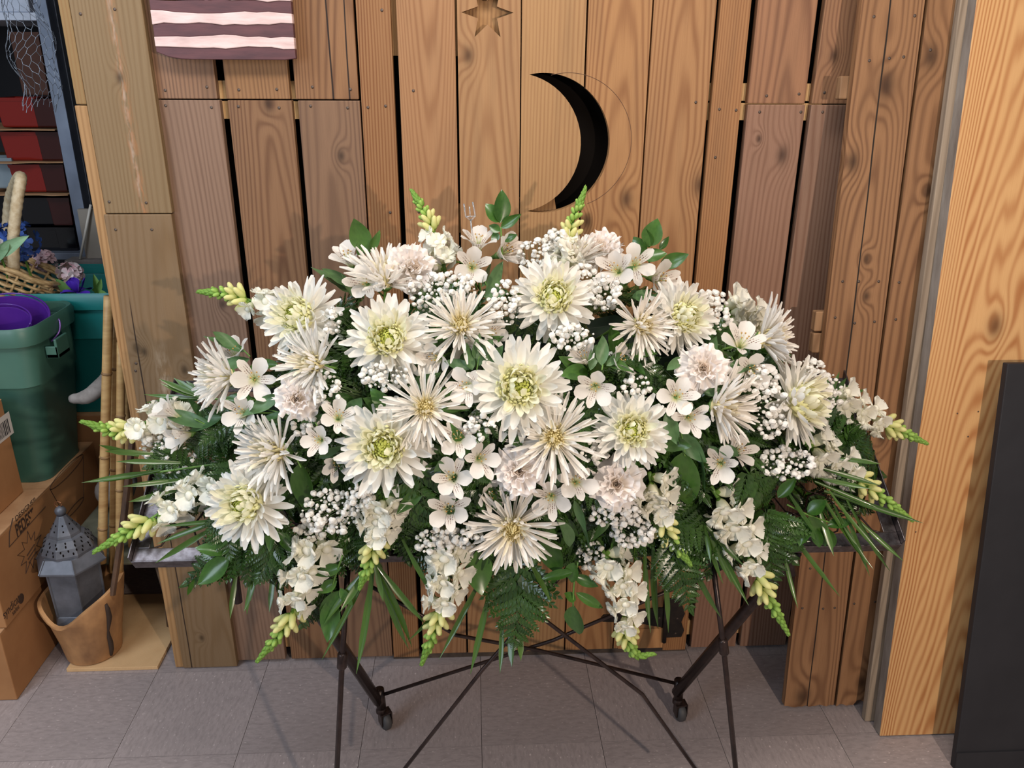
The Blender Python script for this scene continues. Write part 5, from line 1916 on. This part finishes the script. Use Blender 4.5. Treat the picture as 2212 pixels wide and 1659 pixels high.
for lab, mt, lv, Y in (('pale green silk leaves over the basket handle', sg, ((4, 552, 56, 510, 26), (-6, 560, 15, 540, 18), (2, 548, 18, 520, 20)), .50),
                       ('green silk leaf sprig at the right of the teal bin', sg2, ((212, 640, 204, 594, 16), (210, 636, 228, 632, 14), (206, 630, 200, 626, 12), (212, 628, 218, 604, 12)), .58),
                       ('dark green silk leaf under the pink silk flower', sg2, ((150, 640, 122, 602, 20),), .62)):
    c = atY(lv[0][0], lv[0][1], Y)
    t = thing('silk_leaf_sprig', lab, 'artificial foliage', Matrix.Translation(c))
    b = B()
    b.tube([(0, 0, 0), (-.01, .02, -.08)], .002, 5)
    b.ob('stem', STM, t)
    lm = pmesh('leaf', mt, L=1.0, w=.5, bend=R(-20), cup=.3, prof=leafp, nu=8, nv=1)
    for (bx, by, tx, ty, wd) in lv:
        p0, p1 = atY(bx, by, Y), atY(tx, ty, Y - .02)
        x = p1 - p0
        L = x.length
        x.normalize()
        z = (CAM - p0).normalized() + V((.2, 0, .4))
        z = (z - x * z.dot(x)).normalized()
        y = z.cross(x)
        wm = wd * pxm(p0)
        o0 = p0 - c
        ob('leaf', lm, t, Matrix(((x.x * L, y.x * wm, z.x * L, o0.x), (x.y * L, y.y * wm, z.y * L, o0.y), (x.z * L, y.z * wm, z.z * L, o0.z), (0, 0, 0, 1))))

# ---- grey steel shelf with glass cube vases
gs = mottled('grey_shelf_steel', (128, 136, 152), (108, 116, 132), 8, .45, metal=.3)
gs2 = mottled('grey_side_steel', (128, 132, 140), (112, 116, 124), 8, .5, metal=.2)
wh = mottled('white_shelf_paint', (206, 212, 226), (188, 196, 212), 10, .5)
shf = thing('steel_shelf', 'grey steel shelf unit with perforated side at the upper left', 'shelf', Matrix.Translation((-1.8, 1.2, 0)))
Si2 = shf.matrix_world.inverted()
YS = 1.02
xa, xb = atY(80, 50, YS).x, atY(108, 50, YS).x
zu, zl = atY(40, 44, YS).z, atY(120, 562, YS).z
b = B()
b.box((xa, YS, .0), (xb, YS + .004, 2.45), M=Si2)
b.box((xb - .003, YS + .004, .0), (xb, YS + .05, 2.45), M=Si2)
b.ob('post', gs, shf, bevel=.001)
for lab_z, m_ in ((zu, wh), (zl, gs)):
    b = B()
    b.box((-2.6, YS + .005, lab_z), (xa - .002, YS + .5, lab_z + .024), M=Si2)
    b.ob('shelf_board', m_, shf, bevel=.002)
b = B()
b.box((xb + .001, YS + .05, .0), (xb + .004, YS + .5, 2.45), M=Si2)
side = b.ob('side_panel', gs2, shf)
b = B()
for (px_, py_) in ((152, 305), (178, 450)):
    d_ = ray(px_, py_)
    pc2 = CAM + d_ * ((xb + .004 - CAM.x) / d_.x)
    for i in range(4):
        for j in range(6):
            y_, z_ = YS + .14 + i * .05 + (j % 2) * .02, pc2.z + (j - 3) * .026
            b.box((xb + .0042, y_, z_), (xb + .0050, y_ + .026, z_ + .017), M=Si2)
tag(b.ob('perforations', dark, side), kind='stuff')
b = B()
b.box((-2.3, YS + .01, zu + .0245), (xa - .02, YS + .45, zu + .32))
tag(b.ob('white_carton', wh, bevel=.004), 'white carton on top of the steel shelf at the upper left', 'box')


def glass(name, col, rough=.12):
    m = newmat(name, col, rough, spec=.6)
    pb = m.node_tree.nodes['Principled BSDF']
    pb.inputs['Transmission Weight'].default_value = .25
    return m


VG = {'red': glass('red_glass', (150, 34, 26)), 'dkred': glass('dark_red_glass', (66, 22, 20)), 'black': glass('black_glass', (16, 15, 20)),
      'clear': glass('clear_glass', (150, 166, 176)), 'brown': glass('brown_glass', (90, 56, 44))}


def vase(label, col, x0, x1, y0, y1, Y=1.06):
    a, c = atY(x0, y1, Y), atY(x1, y0, Y)
    wd, h = (c.x - a.x), c.z - a.z
    cxv = (atY((x0 + x1) / 2, (y0 + y1) / 2, Y)).x
    t = thing('cube_vase', label, 'vase', Matrix.Translation((cxv, Y + wd / 2, a.z)), 'glass cube vases on the steel shelf')
    r_ = wd / 2 * 1.414 * .96
    b = B()
    b.lathe([(r_ * .86, 0), (r_ * .92, .006), (r_, h - .004), (r_ * 1.02, h), (r_ * .94, h), (r_ * .86, .012)], 4, rot=R(45))
    b.ob('glass_body', VG[col], t, bevel=.003)
    b = B()
    b.lathe([(r_ * .90, h - .010), (r_ * 1.025, h - .010), (r_ * 1.04, h + .001), (r_ * .96, h + .001)], 4, rot=R(45), cap=False)
    b.ob('lip', VG[col], t)


for a in (('bright red glass cube vase in the top row of the shelf', 'red', -2, 74, 212, 276), ('dark red glass vase at the right end of the top row', 'dkred', 78, 116, 214, 276),
          ('red glass cube vase in the second row of the shelf', 'red', 8, 84, 286, 348), ('dark glass vase at the right end of the second row', 'dkred', 88, 126, 286, 348),
          ('red glass cube vase in the third row of the shelf', 'red', 28, 92, 356, 416), ('dark red glass vase at the right end of the third row', 'dkred', 96, 136, 356, 416),
          ('black glass vase in the fourth row of the shelf', 'black', 46, 108, 428, 488), ('dark red glass vase at the right end of the fourth row', 'dkred', 112, 148, 428, 488),
          ('black glass vase in the bottom row of the shelf', 'black', 64, 124, 492, 550), ('black glass vase at the right end of the bottom row', 'black', 128, 160, 492, 550),
          ('clear glass vase at the left of the third row', 'clear', -30, 24, 342, 408), ('brownish glass vase above the red rows', 'brown', 44, 82, 70, 206)):
    vase(*a)
for k, y in enumerate((281, 352, 422)):
    z = atY(60, y, YS).z
    lab = ('torn cardboard sheet between the top and second rows of vases', 'torn cardboard sheet between the second and third rows of vases', 'torn cardboard sheet between the third and fourth rows of vases')[k]
    rnd = random.Random(k)
    xs = [-2.0 + (xa - .01 + 2.0) * i / 12 for i in range(13)]
    b = B()
    fr = [(x, YS - .005 + rnd.uniform(0, .03)) for x in xs]
    vs_ = [V((x, y_, z - .002)) for x, y_ in fr] + [V((x, YS + .36, z - .002)) for x in xs] + [V((x, y_, z + .001)) for x, y_ in fr] + [V((x, YS + .36, z + .001)) for x in xs]
    n = 13
    fs_ = []
    for i in range(12):
        fs_ += [(i, i + n, i + 1 + n, i + 1), (2 * n + i, 2 * n + i + 1, 3 * n + i + 1, 3 * n + i), (i, i + 1, 2 * n + i + 1, 2 * n + i)]
    b.add(vs_, fs_)
    tag(b.ob('cardboard_divider', kraft2), lab, 'cardboard', 'cardboard sheets between the vases')

# ---- chicken wire hanging on the shelf post
zinc = newmat('galvanised_wire', (176, 182, 192), .35, .8)
b = B()
c0 = atY(70, 100, .93)
hx, hz = .018, .0265
for i in range(-4, 5):
    for j in range(-7, 7):
        def wp_(u, v):
            ang_ = u * 11.0
            taper = .072 * (1.0 - .35 * abs(v / .18))
            return V((c0.x + taper * math.sin(ang_) + .012 * math.sin(v * 40), .925 - .045 * math.cos(ang_) + .01 * math.sin(v * 30 + u * 20), c0.z + v + .012 * math.sin(u * 30)))
        u, v = i * hx * 2 + (hx if j % 2 else 0), j * hz
        q = [wp_(u, v), wp_(u, v + hz * .5), wp_(u - hx, v + hz), wp_(u + hx, v + hz)]
        b.tube([q[0], q[1]], .0011, 4, cap=False)
        b.tube([q[1], q[2]], .0008, 4, cap=False)
        b.tube([q[1], q[3]], .0008, 4, cap=False)
tag(b.ob('chicken_wire', zinc, None, True), 'crumpled roll of galvanised chicken wire hanging at the upper left', 'wire mesh')

# ---- grey panel, ledge and stick behind the post
b = B()
p0, p1 = atY(186, 560, .98), atY(250, 452, .98)
b.box((p0.x, .98, p0.z), (p1.x + .02, 1.00, p1.z))
tag(b.ob('beige_panel', mottled('beige_board', (150, 140, 128), (132, 122, 112), 4, .8), bevel=.002), 'dull beige panel standing behind the left post', 'panel')
b = B()
p0, p1 = atY(142, 584, .945), atY(240, 562, .945)
b.box((p0.x, .945, p0.z - .05), (p1.x + .02, 1.01, p1.z))
tag(b.ob('stone_ledge', mottled('worn_grey_stone', (132, 126, 122), (92, 84, 80), 14, .9, bmp=.3), bevel=.004), 'worn grey ledge behind the teal bin', 'ledge')
b = B()
b.tube([atY(173, 560, .955), atY(196, 442, .972)], .0045, 8)
tag(b.ob('white_stick', newmat('white_dowel', (214, 206, 194), .6), None, True), 'thin white stick leaning on the beige panel', 'stick')

# ---- bamboo canes and other sticks
bam = mottled('bamboo_cane', (196, 160, 106), (166, 126, 78), 12, .5, sc3=(1, 1, 4))
bam2 = mottled('bamboo_node', (150, 116, 74), (110, 82, 52), 30, .6)
for lab, a, c, rp, Y0, Y1, nd in (
        ('thickest bamboo cane, nearest the green bin', (235, 640), (220, 1215), 9.5, .16, .10, (.27, .58, .86)),
        ('bamboo cane just right of the thickest one', (250, 690), (243, 1235), 7.5, .19, .14, (.18, .57, .80)),
        ('bamboo cane in the middle of the bundle', (262, 740), (258, 1235), 8.5, .14, .10, (.30, .62)),
        ('bamboo cane closest to the left post', (268, 760), (284, 1180), 7, .18, .15, (.15, .55, .85))):
    p0, p1 = atY(*a, Y0), atY(*c, Y1)
    t = thing('bamboo_cane', lab, 'bamboo', Matrix.Translation(p1), 'bamboo canes')
    r_ = rp * pxm(p1)
    d = p0 - p1
    b = B()
    b.tube([d * (i / 10) for i in range(11)], r_, 10)
    b.ob('culm', bam, t, True)
    for f_ in nd:
        c_ = d * (1 - f_)
        dn = d.normalized()
        b = B()
        b.tube([c_ - dn * .004, c_ - dn * .0015, c_ + dn * .0015, c_ + dn * .004], [r_ * 1.0, r_ * 1.14, r_ * 1.14, r_ * 1.0], 10)
        b.ob('node', bam2, t, True)
b = B()
p0, p1 = atY(287, 940, .09), atY(243, 1285, .02)
b.tube([p0, p0.lerp(p1, .5) + V((.004, 0, 0)), p1], [.009, .010, .0085], 6)
tag(b.ob('brown_stick', mottled('dark_bark', (92, 66, 46), (60, 42, 32), 40, .8, sc3=(1, 1, .3)), bevel=.001), 'dark brown stick standing in the carved pot', 'stick')
drift = mottled('grey_driftwood', (152, 144, 138), (112, 104, 98), 22, .9, bmp=.4)


def lump(name, label, cat, pts, rad, mat):
    P = spline(pts, 14)
    n = len(P)
    b = B()
    b.tube(P, [max(.004, rad * (.32 + .75 * math.sin(math.pi * min(1, .04 + i / n)) ** .7 + .12 * noise.noise(V((i * .7, rad * 50, 0))))) for i in range(n)], 10)
    return tag(b.ob(name, mat, None, True), label, cat)


lump('driftwood', 'pale grey driftwood piece jutting out left of the bamboo', 'driftwood', (atY(152, 862, .30), atY(190, 856, .30), atY(222, 828, .32), atY(236, 800, .34)), .021, drift)
lump('driftwood', 'rounded grey driftwood lump behind the bamboo, near the tray', 'driftwood', (atY(212, 1060, .40), atY(248, 1058, .40), atY(285, 1030, .41)), .050, drift)
slab = mottled('mossy_stone', (118, 118, 98), (84, 84, 70), 12, .95, bmp=.4)
t = thing('stone_bench', 'low mossy grey bench slab behind the lantern', 'bench', Matrix.Translation((-1.03, .28, 0)))
b = B()
b.box((-.18, -.14, .245), (.16, .19, .285))
b.ob('slab', slab, t, bevel=.008)
for dx_, dy_ in ((-.14, -.10), (.095, -.11), (-.14, .10), (.12, .10)):
    b = B()
    b.tube([V((dx_, dy_, .246)), V((dx_ + .012, dy_ - .004, .12)), V((dx_ + .005, dy_, .001))], [.013, .012, .014], 8)
    b.ob('leg', mottled('twig_leg_%d' % int(dx_ * 100 + dy_ * 10), (112, 88, 66), (78, 60, 46), 30, .85), t, True)

# ---- plywood offcut on the floor, carved pot, lantern
b = B()
b.box((-1.158, -.017, .0005), (-.905, .33, .0115))
o = tag(b.ob('plywood_offcut', wood('offcut_ply', (214, 178, 132), (176, 130, 86), x0=.1, A=220, Bz=0, C=3, seed=90, stain=.1), bevel=.001), 'pale plywood offcut lying on the floor under the carved pot', 'plywood')
potm = mottled('carved_pot_wood', (196, 146, 96), (130, 92, 60), 9, .6, bmp=.25, sc3=(1, 1, .6))
pd_ = newmat('dark_pot_crack', (58, 42, 32), .9)
pcx, pcy = -1.112, .064
t = thing('carved_pot', 'tan carved wooden pot with a wavy notched rim, holding the lantern', 'pot', Matrix.Translation((pcx, pcy, .0118)))
wobf = lambda i, a: ((-.052 * math.exp(-((((a - R(258) + math.pi) % (2 * math.pi)) - math.pi) / .55) ** 2) + .018 * math.cos(a - R(20)) + .006 * math.cos(3 * a)) if i in (4, 5, 6, 7) else 0)
b = B()
b.lathe([(.060, 0), (.074, .004), (.082, .06), (.098, .14), (.114, .212), (.113, .219), (.103, .219), (.100, .212), (.070, .03), (.001, .03)], 48, wob=wobf)
o = b.ob('body', potm, t)
smooth_angle(o.data, 50)
b = B()
pts = []
for s in range(9):
    z = .012 + .19 * s / 8
    rr = .075 + (.113 - .075) * (z / .215) + .0008
    a = R(-33 + 2.0 * math.sin(s * 1.3))
    pts.append(V((math.cos(a) * rr, math.sin(a) * rr, z)))
b.tube(pts, [.004, .007, .0075, .006, .003, .006, .008, .007, .004], 6)
b.ob('crack', pd_, t, True)

lm_ = mottled('aged_zinc', (112, 114, 122), (86, 88, 94), 14, .5, metal=.45, bmp=.15)
lt = thing('lantern', 'grey zinc lantern with pierced dome roof standing in the carved pot', 'lantern', Matrix.Translation((pcx - .010, pcy, .044)) @ Matrix.Rotation(R(-6), 4, 'Z'))
z0 = .044
rt = R(30 - 25)


def hexp(name, prof, mi=lm_, n=6, smooth=False, cap=True):
    b = B()
    b.lathe([(r_, z - z0) for r_, z in prof], n, rot=rt, cap=cap)
    return b.ob(name, mi, lt, smooth, bevel=.0012 if not smooth else 0)


hexp('base', [(.040, .044), (.068, .10), (.079, .150), (.072, .172)])
body = hexp('body', [(.070, .170), (.074, .322)])
for i in range(6):
    a = i * math.pi / 3 + rt
    b = B()
    b.tube([V((math.cos(a) * .0705, math.sin(a) * .0705, .174 - z0)), V((math.cos(a) * .0745, math.sin(a) * .0745, .320 - z0))], .0032, 6)
    b.ob('corner_strip', lm_, body)
hexp('eave', [(.074, .316), (.094, .318), (.094, .324), (.072, .356), (.060, .356)])
for i in range(6):
    a = i * math.pi / 3 + rt
    b = B()
    b.tube([V((math.cos(a) * .0945, math.sin(a) * .0945, .323 - z0)), V((math.cos(a) * .0725, math.sin(a) * .0725, .357 - z0))], .0026, 6)
    b.ob('rib', lm_, lt)
dome = hexp('dome', [(.068, .356), (.069, .364), (.063, .384), (.050, .402), (.038, .408)], n=8)
cone = hexp('spire', [(.042, .406), (.040, .414), (.024, .440), (.012, .462)], n=8)
b = B()
b.ball((0, 0, .474 - z0), .0145, 14, 10)
b.ob('finial', lm_, lt, True)
b = B()
b.tube([V((.010 * math.cos(a) - .002, 0, .4945 - z0 + .008 * math.sin(a))) for a in [i * math.pi / 8 for i in range(17)]], .0012, 5)
b.ob('ring', newmat('copper_ring', (150, 100, 70), .4, .8), lt, True)
b = B()
for (zc, rc, tilt, m_) in ((.371, .0672, 68, 16), (.380, .0642, 62, 20), (.391, .0585, 48, 16), (.399, .0522, 40, 14)):
    for i in range(m_):
        a = i * 2 * math.pi / m_ + (zc * 400)
        rr = rc * (math.cos(math.pi / 8) / math.cos((((a - rt) % (math.pi / 4)) - math.pi / 8)))
        b.ball((math.cos(a) * rr, math.sin(a) * rr, zc - z0), .0042, 6, 4, M=Matrix.Rotation(a, 4, 'Z') @ Matrix.Rotation(R(90 - tilt), 4, 'Y').inverted() @ Matrix.Diagonal((.28, .55, 1, 1)))
tag(b.ob('pierced_holes', dark, dome, True), kind='stuff')
b = B()
for (zc, rc, m_) in ((.424, .0335, 8), (.438, .0248, 8)):
    for i in range(m_):
        a = i * 2 * math.pi / m_ + rt + .39
        b.ball((math.cos(a) * rc * .93, math.sin(a) * rc * .93, zc - z0), .0042, 6, 4, M=Matrix.Rotation(a, 4, 'Z') @ Matrix.Diagonal((.3, .55, 1, 1)))
tag(b.ob('pierced_holes', dark, cone, True), kind='stuff')
